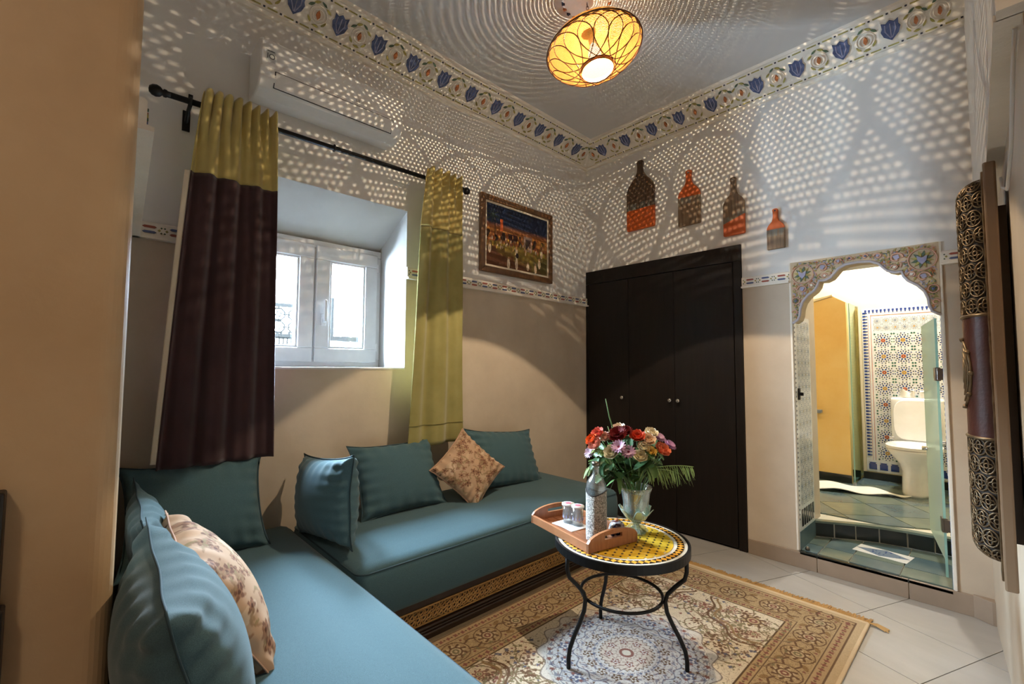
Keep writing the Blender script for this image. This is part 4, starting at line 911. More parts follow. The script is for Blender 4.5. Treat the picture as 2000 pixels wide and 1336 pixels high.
moulding(.182, .198, .020, 'top_moulding', M_DKWOOD); moulding(.056, .070, .016, 'lower_moulding', M_DKWOOD); moulding(0, .052, .012, 'plinth', M_DKWOOD); moulding(.030, .044, .020, 'plinth_bead', M_DKWOOD)
m = MB(); y = -2.36; k = 0                        # gilded fretwork band on the front
while y < -.69:
    for zc, ph in ((.098, 0), (.125, 1)):
        r = .0140; yy = y + (.016 if ph else 0)
        m.tube([(.691, yy + r * math.cos(t) * (1 + .25 * math.cos(3 * t + k)), zc + r * math.sin(t) * (1 + .25 * math.cos(3 * t + k))) for t in [2 * PI * i / 12 for i in range(12)]], .0034, 4, closed=True)
        m.tube([(.691, yy - r * .5, zc - r * .4), (.693, yy, zc), (.691, yy + r * .5, zc + r * .5)], .0036, 4)
    y += .027; k += 1
m.build('gilded_fretwork', M_GILT, s1, kind='stuff')
for z in (.078, .145): MB().box(.690, .6945, -2.372, -.665, z - .003, z + .003).build('gilded_fillet', M_GILT, s1)
s2 = thing('banquette', 'teal banquette in the foreground along the near wall', 'sofa', (.85, -2.72, 0))
mattress(.008, 1.72, -3.015, -2.384, .200, ZS, s2)
# the near end is clear of the wall corner
MB().box(.006, 1.66, -3.012, -2.45, .012, .198).build('base', M_DKWOOD, s2, bevel=.004)
for z0, z1, d, nm in ((.182, .198, .020, 'top_moulding'), (.062, .078, .016, 'lower_moulding'), (0, .052, .012, 'plinth')): MB().box(.72, 1.66, -2.45, -2.45 + d, z0, z1).build(nm, M_DKWOOD, s2, bevel=d * .3)
MB().box(.72, 1.66, -2.45, -2.447, .085, .165).build('gilded_band', M_GILT, s2)
# ------------------------------------------------------------------ cushions
def cushion(label, c, n, up, a, b, t, mt, cols=None, seed=0, spike=.05, N=48, sag=.0, grp=None, bow=.075):
    n = Vector(n).normalized(); up = Vector(up); up = (up - n * up.dot(n)).normalized(); X = up.cross(n).normalized()
    M = basis(c, X, up, n); root = thing('cushion', label, 'cushion', M=M, group=grp)
    R = np.random.default_rng(seed); k1, k2, p1, p2 = R.uniform(5, 9), R.uniform(5, 9), *R.uniform(0, 6, 2)
    def surf(s):
        def f(U, V):
            u = (2 * U - 1); v = (2 * V - 1)
            ru = 1 - bow * (1 - v ** 2) + spike * (abs(u * v) ** 7); rv = 1 - bow * (1 - u ** 2) + spike * (abs(u * v) ** 7)
            h = np.clip((1 - u ** 2) * (1 - v ** 2), 0, 1) ** .42
            edge = np.clip(1 - h, 0, 1) * (h > 0.001)
            wr = .0075 * np.sin(k1 * 3 * v + p1 + 2 * u) * edge * np.clip(abs(u) * 1.3 - .2, 0, 1) + .0075 * np.sin(k2 * 3 * u + p2 + 2 * v) * edge * np.clip(abs(v) * 1.3 - .2, 0, 1)
            z = s * (t * h + wr * (h > .05)) - sag * (1 - u ** 2) * (1 - v ** 2)
            return np.stack([a * u * ru, b * v * rv - sag * .4 * (1 - u ** 2) * v, z], 1)
        return f
    for s, nm in ((1, 'front_cover'), (-1, 'back_cover')):
        me = grid_mesh(nm, N + 1, N + 1, surf(s), mt)
        if s < 0: me.flip_normals()
        if cols is not None: colors(me, cols(N + 1, s))
        obj(nm, me, root, world=False)
    path = []
    for i in range(4):
        for k in range(16):
            q = -1 + 2 * k / 16; u, v = ((q, -1), (1, q), (-q, 1), (-1, -q))[i]
            ru = 1 - bow * (1 - v ** 2) + spike * (abs(u * v) ** 7); rv = 1 - bow * (1 - u ** 2) + spike * (abs(u * v) ** 7)
            path.append((a * u * ru * 1.012, b * v * rv * 1.012, .002 * math.sin(7 * k + i)))
    MB().tube(path, .0042, 6, closed=True, flat=.6).build('piping', MATS['floral_piping'] if cols is not None else M_TEALP, root, world=False, smooth=True)
    return root
mat('floral_piping', (176, 140, 118), .8)
def floral(seed):
    def f(n, s):
        C = Canvas(1, 1, n, n, (186, 154, 126)); R = random.Random(seed + s)
        for k in range(16): C.ell(R.uniform(-.5, .5), R.uniform(-.5, .5), R.uniform(.05, .12), R.uniform(.03, .07), R.uniform(0, 3), R.choice([(212, 186, 160), (196, 160, 128), (198, 170, 140)]), .7)
        for k in range(62):
            x, y = R.uniform(-.48, .48), R.uniform(-.48, .48); r = R.uniform(.035, .07); dark = R.choice([(112, 72, 56), (104, 66, 48), (140, 100, 76), (122, 88, 66)])
            C.flower(x, y, r, R.choice([5, 6]), dark, R.uniform(0, 6), .85); C.flower(x, y, r * .66, 5, (168, 126, 98), R.uniform(0, 6), .8); C.disk(x, y, r * .28, (98, 64, 50))
            an = R.uniform(0, 6); pts = [(x + (r + .03 * i) * math.cos(an + .25 * i), y + (r + .03 * i) * math.sin(an + .25 * i)) for i in range(4)]
            C.line(pts, .008, (150, 120, 92), .8)
            for i in range(3): C.ell(pts[i][0] + .02, pts[i][1], .022, .010, an + i, R.choice([(146, 128, 92), (160, 130, 100)]), .9)
        for k in range(60): C.disk(R.uniform(-.5, .5), R.uniform(-.5, .5), R.uniform(.006, .016), R.choice([(120, 80, 60), (150, 112, 86)]), .9)
        return C.flat()
    return f
L30 = math.radians(28); nA = (math.cos(L30), 0, math.sin(L30)); uA = (-math.sin(L30), 0, math.cos(L30))
nD = (.03, math.cos(L30), math.sin(L30)); uD = (0, -math.sin(L30), math.cos(L30))
cushion('teal cushion leaning in the corner under the dark curtain', (.185, -2.785, .595), nA, uA, .235, .195, .085, M_TEAL, seed=1, spike=.06)
cushion('teal cushion against the near wall behind the large floral cushion', (.655, -2.950, .585), (.03, math.cos(.3), math.sin(.3)), (0, -math.sin(.3), math.cos(.3)), .245, .19, .065, M_TEAL, seed=2, spike=.10)
cushion('large floral cushion leaning between two teal cushions in the foreground', (.955, -2.860, .575), (.06, math.cos(.55), math.sin(.55)), (0, -math.sin(.55), math.cos(.55)), .205, .19, .085, M_FLORAL, floral(5), seed=3, N=130, spike=.03)
cushion('teal cushion nearest the camera at the foot of the pillar', (1.265, -2.968, .590), (.03, math.cos(.26), math.sin(.26)), (0, -math.sin(.26), math.cos(.26)), .25, .20, .108, M_TEAL, seed=4, spike=.09)
cushion('teal cushion standing on edge where the two banquettes meet', (.345, -2.335, .592), (.05, -.99, .06), (-.12, 0, 1), .240, .175, .10, M_TEAL, seed=5, spike=.05)
cushion('teal cushion leaning on the wall left of the green curtain', (.205, -1.895, .590), nA, uA, .238, .185, .07, M_TEAL, seed=6)
cushion('teal cushion leaning on the wall behind the small floral cushion', (.190, -1.115, .585), nA, (uA[0], .10, uA[2]), .265, .185, .07, M_TEAL, seed=7)
cushion('small floral cushion balanced on its corner below the green curtain', (.305, -1.505, .590), (math.cos(.5), -.12, math.sin(.5)), (-.35, .85, .52), .165, .165, .06, M_FLORAL, floral(9), seed=8, N=110, spike=.03)
# ------------------------------------------------------------------ rug
RX0, RX1, RY0, RY1 = .70, 1.955, -2.47, -.482
rw, rh = RX1 - RX0, RY1 - RY0
C = Canvas(rw, rh, 540, 850, (222, 207, 182)); R = random.Random(3); hx, hy = rw / 2, rh / 2
ax, ay = hx - abs(C.X), hy - abs(C.Y); edge = np.minimum(ax, ay)
C.put((edge < .26) * 1.0, (186, 160, 122)); C.put((edge < .030) * 1.0, (196, 172, 138))
for e0, e1, c in ((.030, .036, (116, 92, 72)), (.036, .075, (182, 154, 118)), (.075, .080, (112, 88, 70)), (.217, .222, (112, 88, 70)), (.222, .255, (182, 154, 116)), (.255, .262, (96, 76, 58))): C.put(((edge >= e0) & (edge < e1)) * 1.0, c)
def sym(fn, x, y):
    for sx in ((1, -1) if abs(x) > .01 else (1,)):
        for sy in ((1, -1) if abs(y) > .01 else (1,)): fn(sx * x, sy * y, sx, sy)
BR, RD, GR, BL_ = (112, 86, 66), (138, 92, 80), (134, 124, 94), (104, 104, 122)
def rosette(x, y, r, c1, c2, c3, k=8):
    C.flower(x, y, r, k, c1); C.flower(x, y, r * .82, k, c2, 1.5); C.ring(x, y, r * .5, r * .07, c1); C.disk(x, y, r * .30, c3); C.disk(x, y, r * .13, c2)
# guard stripes: small running blossoms
for e in (.057, .238):
    s = -hy + e
    while s < hy - e: 
        for sx in (-1, 1): C.flower(sx * (hx - e), s, .012, 4, RD, R.uniform(0, 3)); C.disk(sx * (hx - e), s + .018, .005, BR)
        s += .038
    s = -hx + e
    while s < hx - e:
        for sy in (-1, 1): C.flower(s, sy * (hy - e), .012, 4, RD, R.uniform(0, 3)); C.disk(s + .018, sy * (hy - e), .005, BR)
        s += .038
# main border: palmettes joined by strapwork
e = .148; ny_ = 11; nx2 = 6
for k in range(ny_):
    y = -hy + e + (2 * (hy - e)) * k / (ny_ - 1)
    for sx in (-1, 1):
        rosette(sx * (hx - e), y, .052, BR, (206, 184, 150), RD if k % 2 else GR); C.ring(sx * (hx - e), y, .060, .0024, BR)
        for d in (-1, 1): C.line([(sx * (hx - e + d * .02), y + .06), (sx * (hx - e + d * .035), y + .09), (sx * (hx - e + d * .02), y + .12)], .0045, BR); C.ell(sx * (hx - e + d * .048), y + .09, .010, .020, .5 * d, (150, 120, 84)); C.disk(sx * (hx - e + d * .05), y + .06, .006, RD)
for k in range(1, nx2 - 1):
    x = -hx + e + (2 * (hx - e)) * k / (nx2 - 1)
    for sy in (-1, 1):
        rosette(x, sy * (hy - e), .052, BR, (206, 184, 150), GR if k % 2 else RD); C.ring(x, sy * (hy - e), .060, .0035, BR)
        for d in (-1, 1): C.line([(x + .06, sy * (hy - e + d * .02)), (x + .085, sy * (hy - e + d * .035)), (x + .11, sy * (hy - e + d * .02))], .0045, BR); C.ell(x + .085, sy * (hy - e + d * .048), .020, .010, .5 * d, (150, 120, 84))
# field: scattered blossoms on vines, four-fold symmetric
fx, fy = hx - .27, hy - .27
for k in range(46):
    x, y = R.uniform(.02, fx), R.uniform(.05, fy)
    if math.hypot(x / .33, y / .40) < 1.08: continue
    r = R.choice([.018, .022, .030, .036]); c = R.choice([RD, BR, (140, 110, 96), GR]); k2 = R.choice([5, 6, 8]); an = R.uniform(0, 6)
    def f(px, py, sx, sy):
        pts = [(px + sx * (r + .012 * i) * math.cos(an + .35 * i), py + sy * (r + .012 * i) * math.sin(an + .35 * i)) for i in range(9)]
        C.line(pts, .003, (132, 108, 84))
        for i in (3, 5, 7): C.ell(pts[i][0], pts[i][1], .012, .005, an + i, GR)
        C.flower(px, py, r, k2, c); C.flower(px, py, r * .70, k2, (214, 192, 164), 2.0); C.disk(px, py, r * .33, c)
    sym(f, x, y)
for k in range(240):
    x, y = R.uniform(0, fx), R.uniform(0, fy); c = R.choice([RD, BR, GR, BL_]); r = R.uniform(.004, .011)
    sym(lambda px, py, sx, sy: C.flower(px, py, r, 4, c), x, y)
# fine arabesque lines: contours of a smooth, mirrored field
def smooth(seed, k):
    Rn = np.random.default_rng(seed); g = np.zeros_like(C.X)
    for i in range(14): g += np.sin(abs(C.X) * Rn.uniform(-k, k) + abs(C.Y) * Rn.uniform(-k, k) + Rn.uniform(0, 6))
    return g / 14
for seed, k, w, c, lo, hi, al in ((11, 150, .035, (128, 100, 80), .262, 9, .65), (12, 230, .04, (140, 112, 94), .262, 9, .5), (13, 220, .08, (104, 78, 56), .082, .215, .6), (14, 300, .09, (116, 84, 64), .082, .215, .5)):
    C.put(((abs((smooth(seed, k) * 5) % 1 - .5) < w) & (edge > lo) & (edge < hi)) * 1.0, c, al)
# corner spandrels
for sx in (-1, 1):
    for sy in (-1, 1):
        cx_, cy_ = sx * fx, sy * fy
        for rr, c in ((.30, BR), (.27, (150, 122, 88))): C.local(cx_, cy_, .33, lambda X, Y: ((abs(np.hypot(X, Y) - rr * (1 + .06 * np.cos(10 * np.arctan2(Y, X)))) < .006) & (X * sx < 0) & (Y * sy < 0)) * 1.0, c)
        rosette(cx_ - sx * .09, cy_ - sy * .09, .06, BR, (190, 166, 130), RD); rosette(cx_ - sx * .2, cy_ - sy * .05, .03, RD, (206, 186, 156), GR); rosette(cx_ - sx * .05, cy_ - sy * .2, .03, RD, (206, 186, 156), GR)
# central medallion in grey and slate blue
th = np.arctan2(C.Y, C.X); rd = np.hypot(C.X / 1.0, C.Y / 1.12)
for rr, k, c in ((.335, 16, (140, 126, 116)), (.329, 16, (212, 203, 192)), (.285, 24, (120, 114, 122)), (.280, 24, (200, 193, 188)), (.20, 16, (112, 108, 120)), (.195, 16, (206, 195, 186)), (.105, 32, BR), (.100, 32, (206, 186, 168))): C.put((rd < rr * (1 + .05 * np.cos(k * th))) * 1.0, c)
for kt, kr, ph, lo, hi, w, c in ((16, 95, 0, .205, .322, .16, (98, 98, 116)), (32, 150, 1, .205, .322, .15, (126, 92, 88)), (12, 120, .6, .105, .195, .17, (96, 94, 114)), (24, 170, 2, .105, .195, .15, (122, 84, 80)), (8, 160, 0, .03, .098, .2, (120, 80, 72))):
    C.put(((abs(np.sin(kt * th + 2.2 * np.sin(kr * .5 * rd + ph)) * np.sin(kr * rd + ph)) < w) & (rd > lo) & (rd < hi) & (np.sin(kt * 2 * th + kr * .7 * rd) > -.5)) * 1.0, c, .7)
for ring_r, n, r, c in ((.30, 32, .012, RD), (.24, 16, .030, BL_), (.24, 32, .009, RD), (.15, 16, .022, BR), (.07, 8, .020, RD), (.125, 24, .007, BL_), (.215, 48, .006, BR), (.265, 48, .007, BR)):
    for k in range(n):
        a = 2 * PI * (k + .5 * (ring_r > .2)) / n; x, y = ring_r * math.cos(a), ring_r * 1.12 * math.sin(a)
        C.flower(x, y, r, 5, c, a)
        if r > .015: C.flower(x, y, r * .62, 5, (214, 204, 194), a + 1); C.disk(x, y, r * .28, c)
C.disk(0, 0, .030, RD); C.disk(0, 0, .018, (206, 190, 170))
nz = np.random.default_rng(1).normal(1, .07, C.C.shape[:2]); C.C = np.clip(C.C * nz[..., None], 0, 1)
rug = thing('rug', 'cream and brown oriental rug with central medallion under the round table', 'rug', ((RX0 + RX1) / 2, (RY0 + RY1) / 2, 0))
me = grid_mesh('pile', C.nx, C.ny, lambda X, Y: np.stack([RX0 + X * rw, RY0 + Y * rh, np.full_like(X, .0105) + .0008 * np.sin(X * 17 + Y * 9)], 1), M_RUG); colors(me, C.flat()); obj('pile', me, rug)
M_RUGB = mat('rug_edge', (206, 182, 148), .95, bump=.4, bscale=300)
MB().box(RX0 - .004, RX1 + .004, RY0, RY1 + .012, .001, .0095).build('backing', M_RUGB, rug)
MB().box(RX1 - .002, RX1 + .012, RY0, RY1 + .01, .001, .013).build('side_binding', M_RUGB, rug, bevel=.004)
MB().box(RX0, RX1 + .006, RY1 - .002, RY1 + .02, .001, .012).build('end_band', M_RUGB, rug, bevel=.004)
m = MB(); x = RX0 + .3
while x < RX1 + .01:
    L = R.uniform(.045, .07); sk = R.uniform(-.012, .02); m.tube([(x, RY1 + .018, .010), (x + sk * .5, RY1 + .02 + L * .5, .008), (x + sk, RY1 + .02 + L, .003)], [.0034, .0030, .0016], 4); x += .0040
for k in range(14): m.tube([(RX1 + .004, RY1 + .016, .010), (RX1 + .035, RY1 + .012 + .002 * k, .009), (RX1 + .07 + R.uniform(-.01, .01), RY1 - .004 + .0025 * k, .004)], .0022, 4)
m.build('fringe', mat('fringe_yarn', (190, 152, 98), .95), rug, kind='stuff')
# ------------------------------------------------------------------ round mosaic table
TC = Vector((1.312, -1.487)); TR = .268; TZ = .468
tb = thing('round_table', 'round wrought iron table with yellow mosaic top', 'table', (TC.x, TC.y, 0))
TM = Matrix.Translation((TC.x, TC.y, 0))
MB().lathe([(TR, TZ - .034), (TR + .004, TZ - .032), (TR + .004, TZ + .001), (TR - .002, TZ + .002), (TR - .008, TZ), (TR - .008, TZ - .034)], 72, M=TM, close=True).build('rim', M_IRON, tb, smooth=False)
MB().lathe([(0.0001, TZ - .026), (TR - .008, TZ - .026), (TR - .008, TZ - .001), (0.0001, TZ - .001)], 64, M=TM).build('bed', mat('table_grout', (196, 186, 168), .6), tb)
M_TY = mat('yellow_zellige', (206, 160, 40), .16, col2=(220, 178, 60), vscale=18); M_TK = mat('black_zellige', (38, 32, 26), .2); M_TO = mat('amber_zellige', (214, 150, 54), .18)
m = MB(); q = .0285; rI = TR - .062
for i in range(-10, 11):                            # squares with clipped corners leave room for the dark dots
    for j in range(-10, 11):
        x, y = i * q, j * q; c = q * .22; h = q * .5 - .0006
        o = [(x - h, y - h + c), (x - h + c, y - h), (x + h - c, y - h), (x + h, y - h + c), (x + h, y + h - c), (x + h - c, y + h), (x - h + c, y + h), (x - h, y + h - c)]
        if max(math.hypot(a, b) for a, b in o) < rI: m.prism(o, TZ - .0012, TZ + .0004, xyz, 0, TM @ Matrix.Rotation(.35, 4, 'Z'))
        elif math.hypot(x, y) < rI + .012:
            o2 = []
            for a, b in o:
                r_ = math.hypot(a, b); f_ = min(1, rI / r_); o2.append((a * f_, b * f_))
            m.prism(o2, TZ - .0012, TZ + .0004, xyz, 0, TM @ Matrix.Rotation(.35, 4, 'Z'))
        x += q / 2; y += q / 2; d = q * .17
        if math.hypot(x, y) < rI - .01: m.prism([(x - d, y), (x, y - d), (x + d, y), (x, y + d)], TZ - .0012, TZ + .0005, xyz, 1, TM @ Matrix.Rotation(.35, 4, 'Z'))
m.build('mosaic_field', [M_TY, M_TK], tb, kind='stuff')
def arc(r0, r1, a0, a1, n=3): return [(r0 * math.cos(a0 + (a1 - a0) * k / n), r0 * math.sin(a0 + (a1 - a0) * k / n)) for k in range(n + 1)] + [(r1 * math.cos(a1 - (a1 - a0) * k / n), r1 * math.sin(a1 - (a1 - a0) * k / n)) for k in range(n + 1)]
m = MB(); n = 60; r0, r1, r2 = TR - .047, TR - .034, TR - .021
for k in range(n):
    a = 2 * PI * k / n; w = 2 * PI / n
    m.prism([(r1 * math.cos(a), r1 * math.sin(a)), (r0 * math.cos(a + w / 2), r0 * math.sin(a + w / 2)), (r1 * math.cos(a + w), r1 * math.sin(a + w)), (r2 * math.cos(a + w / 2), r2 * math.sin(a + w / 2))], TZ - .001, TZ + .0005, xyz, 0, TM)
    m.prism([(r0 * math.cos(a + w / 2 + .008), r0 * math.sin(a + w / 2 + .008)), (r0 * math.cos(a + 1.5 * w - .008), r0 * math.sin(a + 1.5 * w - .008)), (r1 * math.cos(a + w), r1 * math.sin(a + w))], TZ - .001, TZ + .0005, xyz, 1, TM)
    m.prism([(r2 * math.cos(a + w / 2 + .008), r2 * math.sin(a + w / 2 + .008)), (r2 * math.cos(a + 1.5 * w - .008), r2 * math.sin(a + 1.5 * w - .008)), (r1 * math.cos(a + w), r1 * math.sin(a + w))], TZ - .001, TZ + .0005, xyz, 1, TM)
m.build('mosaic_border', [M_TO, M_TK], tb, kind='stuff')
for k, (fx_, fy_) in enumerate(((1.229, -1.724), (1.537, -1.407), (1.110, -1.348))):
    d = (Vector((fx_, fy_)) - TC); d.normalize(); foot = (Vector((fx_, fy_)) - TC).length
    prof = [(TR - .012, TZ - .03), (TR - .012, TZ - .085), (TR - .020, TZ - .115), (TR - .055, TZ - .150), (TR - .085, TZ - .185), (TR - .094, TZ - .215), (TR - .088, TZ - .255), (TR - .066, TZ - .30), (TR - .040, TZ - .345), (TR - .022, TZ - .385), (TR - .016, TZ - .42), (TR - .016, .012)]
    MB().tube([(TC.x + d.x * r, TC.y + d.y * r, z) for r, z in prof], .0085, 8).build('leg', M_IRON, tb, smooth=True)
MB().tube([(TC.x + (TR - .104) * math.cos(a), TC.y + (TR - .104) * math.sin(a), TZ - .218) for a in [2 * PI * k / 40 for k in range(40)]], .0065, 8, closed=True).build('stretcher_ring', M_IRON, tb, smooth=True)
# ------------------------------------------------------------------ tray and what stands on it
TZ2 = TZ + .0025; TA = math.radians(-13); tcx, tcy = 1.158, -1.552; tl, tw_ = .200, .128
YM = Matrix.Translation((tcx, tcy, TZ2)) @ Matrix.Rotation(TA, 4, 'Z')
tray = thing('serving_tray', 'wooden serving tray with cut-out handles overhanging the table', 'tray', M=YM)
M_TRAY = mat('acacia_wood', (150, 96, 62), .4, col2=(172, 116, 78), vscale=6, vstretch=(3, 20, 3)); M_TRAY2 = mat('acacia_slat', (124, 76, 48), .45, col2=(146, 92, 60), vscale=6, vstretch=(3, 20, 3))
for k in range(7):
    y0 = -tw_ + .008 + k * (2 * tw_ - .016) / 7; MB().box(-tl + .008, tl - .008, y0 + .001, y0 + (2 * tw_ - .016) / 7 - .001, .001, .009).build('slat', M_TRAY2, tray, world=False, bevel=.001)
for s in (-1, 1): MB().box(-tl, tl, *sorted((s * tw_, s * (tw_ - .012))), 0, .034).build('side', M_TRAY, tray, world=False, bevel=.002)
for s in (-1, 1):
    o = [(-tw_, 0), (tw_, 0), (tw_, .034)] + [(tw_ * .96 * math.cos(t), .034 + .036 * math.sin(t) ** 1.0) for t in [PI * k / 14 for k in range(1, 14)]] + [(-tw_, .034)]
    hole = [(.045 * math.cos(t) if abs(math.cos(t)) < .8 else math.copysign(.045, math.cos(t)), .043 + .008 * math.sin(t)) for t in [2 * PI * k / 16 for k in range(16)]]
    m = MB(); x0, x1 = sorted((s * tl, s * (tl - .012)))
    # the handle board is built as a lower rail, an upper arch and two cheeks around the slot
    m.prism([(-tw_, 0), (tw_, 0), (tw_, .034), (.045, .036), (-.045, .036), (-tw_, .034)], x0, x1, lambda a, b, d: (d, a, b))
    up_ = [(-.045, .052), (.045, .052)] + [(.045 + (-.09) * k / 8, .034 + .036 * math.sqrt(max(0, 1 - ((.045 - .09 * k / 8) / (tw_ * .98)) ** 2))) for k in range(9)]
    m.prism(up_, x0, x1, lambda a, b, d: (d, a, b))
    for q_ in (-1, 1):
        cheek = [(q_ * .045, .034), (q_ * tw_, .034)] + [(q_ * (tw_ + (.045 - tw_) * k / 8), .034 + .036 * math.sqrt(max(0, 1 - ((tw_ + (.045 - tw_) * k / 8) / (tw_ * .98)) ** 2)) if k else .034) for k in range(1, 9)]
        m.prism(cheek, x0, x1, lambda a, b, d: (d, a, b))
    m.build('handle_end', M_TRAY, tray, world=False)
def on_tray(x, y, z=0.0095): return YM @ Vector((x, y, z))
M_CLEAR = sparkle_glass('clear_glass', (250, 252, 252), .06, .10); M_CRYST = sparkle_glass('crystal_glass', (240, 248, 242), .10, .16); M_FROSTV = sparkle_glass('frosted_crystal', (216, 234, 216), .45, .08)
M_PAPER = mat('white_paper', (236, 236, 238), .8); M_PINKP = mat('pink_paper_print', (222, 96, 110), .7)
nap = thing('paper_napkin', 'folded white paper napkin under the tea glasses', 'napkin', on_tray(-.06, -.03))
p = on_tray(-.06, -.012); o = MB().grid(lambda u, v: (p.x + (u - .5) * .13 + (v - .5) * .02, p.y + (v - .5) * .10 - (u - .5) * .02, p.z + .001 + .003 * abs(math.sin(3 * u + 2 * v))), 14, 10).build('sheet', M_PAPER, nap, smooth=True); s = o.modifiers.new('s', 'SOLIDIFY'); s.thickness = .003
for (x, y), lb_ in (((-.088, -.004), 'tea glass with pink printed paper lid at the back of the tray'), ((-.040, .012), 'tea glass with pink printed paper lid next to the bottle')):
    p = on_tray(x, y, .0135); g = thing('tea_glass', lb_, 'glass', p, group='tea glasses on the tray'); M = Matrix.Translation(p) @ Matrix.Diagonal((.82, .82, .95, 1))
    MB().lathe([(0.0001, 0), (.026, 0), (.0285, .004), (.031, .085), (.0295, .085), (.0268, .010), (.0001, .008)], 28, M=M).build('tumbler', M_CLEAR, g, smooth=True)
    m = MB(); m.lathe([(0.0001, .089), (.034, .088), (.0345, .080), (.0335, .080), (.033, .0865), (.0001, .0865)], 28, M=M); m.build('paper_lid', M_PAPER, g, smooth=True)
    MB().lathe([(0.0001, .0905), (.017, .0902), (.017, .0888)], 20, M=M).build('lid_print', M_PINKP, g)
    m = MB()
    for k in range(10): a = 2 * PI * k / 10; m.prism([(a - .2, .030), (a, .042), (a + .2, .030), (a, .022)], 0, .0012, lambda q_, b, d: ((.0292 + b * .03 + d) * math.cos(q_), (.0292 + b * .03 + d) * math.sin(q_), b), 0, M)
    m.build('painted_frieze', M_LILAC, g, kind='stuff')
p = on_tray(.118, -.018); bt = thing('water_bottle', 'clear glass water bottle in a silvery sequinned sleeve', 'bottle', p); M = Matrix.Translation(p) @ Matrix.Diagonal((1.06, 1.06, .95, 1))
MB().lathe([(0.0001, 0), (.036, 0), (.0385, .004), (.0385, .215), (.037, .235), (.030, .252), (.019, .266), (.0135, .278), (.0128, .300), (.0145, .302), (.0145, .308), (.0115, .308), (.0112, .280), (.017, .266), (.028, .250), (.035, .232), (.0362, .214), (.0362, .008), (.0001, .006)], 36, M=M).build('glass_body', M_CLEAR, bt, smooth=True)
MB().lathe([(0.0001, .310), (.0155, .310), (.0165, .318), (.0155, .326), (.0001, .328)], 20, M=M).build('stopper', M_STEEL, bt, smooth=True)
t = NT('sequin_sleeve'); v = t.n('ShaderNodeTexVoronoi'); v.inputs['Scale'].default_value = 340; t.l(t.coord(), v.inputs['Vector'])
t.l(t.ramp(v.outputs['Color'], [(.2, rgb(120, 116, 110)), (.6, rgb(184, 176, 166)), (.9, rgb(232, 226, 218))]), t.b.inputs['Base Color']); t.b.inputs['Metallic'].default_value = .5; t.b.inputs['Roughness'].default_value = .35; t.bump(v.outputs['Distance'], .9, .004)
MB().grid(lambda u, v: tuple(M @ Vector((.0398 * math.cos(2 * PI * u), .0398 * math.sin(2 * PI * u), .001 + v * (.198 + .010 * math.sin(2 * PI * u * 2 + 1))))), 48, 12).build('sleeve', t.m, bt, smooth=True)
MB().tube([tuple(M @ Vector((.0402 * math.cos(2 * PI * u), .0402 * math.sin(2 * PI * u), .199 + .010 * math.sin(2 * PI * u * 2 + 1)))) for u in [k / 40 for k in range(40)]], .002, 5, closed=True).build('sleeve_edge', M_DARKIN, bt)
p = on_tray(.142, .072); po_ = thing('ceramic_pot', 'small round lidded pot painted in blue and white on the tray', 'pot', p); M = Matrix.Translation(p)
t = NT('painted_ceramic'); v = t.n('ShaderNodeTexVoronoi'); v.inputs['Scale'].default_value = 62; t.l(t.coord(), v.inputs['Vector'])
t.l(t.ramp(v.outputs['Color'], [(.25, rgb(40, 46, 96)), (.40, rgb(220, 216, 212)), (.62, rgb(196, 190, 190)), (.66, rgb(110, 60, 60)), (.80, rgb(36, 32, 40))]), t.b.inputs['Base Color']); t.b.inputs['Roughness'].default_value = .18
MB().lathe([(0.0001, 0), (.022, 0), (.032, .012), (.036, .026), (.033, .040), (.030, .043)], 28, M=M).build('bowl', t.m, po_, smooth=True)
MB().lathe([(.031, .043), (.0315, .046), (.026, .056), (.015, .063), (.0001, .065)], 28, M=M).build('lid', t.m, po_, smooth=True)
MB().lathe([(.006, .063), (.008, .068), (.006, .074), (.0001, .075)], 14, M=M).build('lid_knob', M_OCHRE, po_, smooth=True)
# ------------------------------------------------------------------ vase and bouquet
VX, VY = 1.322, -1.385; VZ = TZ + .001; VM = Matrix.Translation((VX, VY, VZ)) @ Matrix.Diagonal((.92, .92, .86, 1))
va = thing('crystal_vase', 'cut crystal footed vase holding the bouquet', 'vase', (VX, VY, VZ))
m = MB()
for k in range(4):
    a = PI / 4 + k * PI / 2; m.tube([(0.012 * math.cos(a), .012 * math.sin(a), .040), (.03 * math.cos(a), .03 * math.sin(a), .028), (.05 * math.cos(a), .05 * math.sin(a), .008)], [.012, .011, .010], 6, 0, M=VM)
m.lathe([(0.0001, .0), (.046, 0), (.048, .006), (.030, .020), (.015, .032), (.014, .046), (.024, .054), (.0001, .058)], 8, M=VM); m.build('foot', M_CRYST, va)
MB().lathe([(0.0001, .058), (.026, .058), (.045, .070), (.056, .090), (.059, .110), (.059, .150), (.066, .200), (.076, .228), (.072, .228), (.061, .198), (.054, .150), (.053, .110), (.050, .094), (.040, .078), (.0001, .070)], 40, M=VM).build('bowl', M_CRYST, va, smooth=True)
m = MB()
for k in range(6):
    a = 2 * PI * k / 6 + .2
    def pet(u, v):
        w = (u - .5) * 1.0 * (1 - v * .75); r = .050 + .028 * v ** 1.5 + .004; z = .072 + .052 * v
        if v < .4: r = .046 + .03 * v
        return tuple(VM @ Vector((r * math.cos(a + w), r * math.sin(a + w), z)))
    m.grid(pet, 6, 6)
o = m.build('leaf_collar', M_FROSTV, va, smooth=True); s = o.modifiers.new('s', 'SOLIDIFY'); s.thickness = .003
M_STEM = mat('flower_stem', (74, 108, 58), .6, col2=(98, 130, 72), vscale=20); M_LEAF = mat('dark_leaf', (44, 74, 42), .5, col2=(66, 100, 56), vscale=20); M_LEAF2 = mat('pale_grass_leaf', (120, 148, 84), .6, col2=(150, 172, 104), vscale=20)
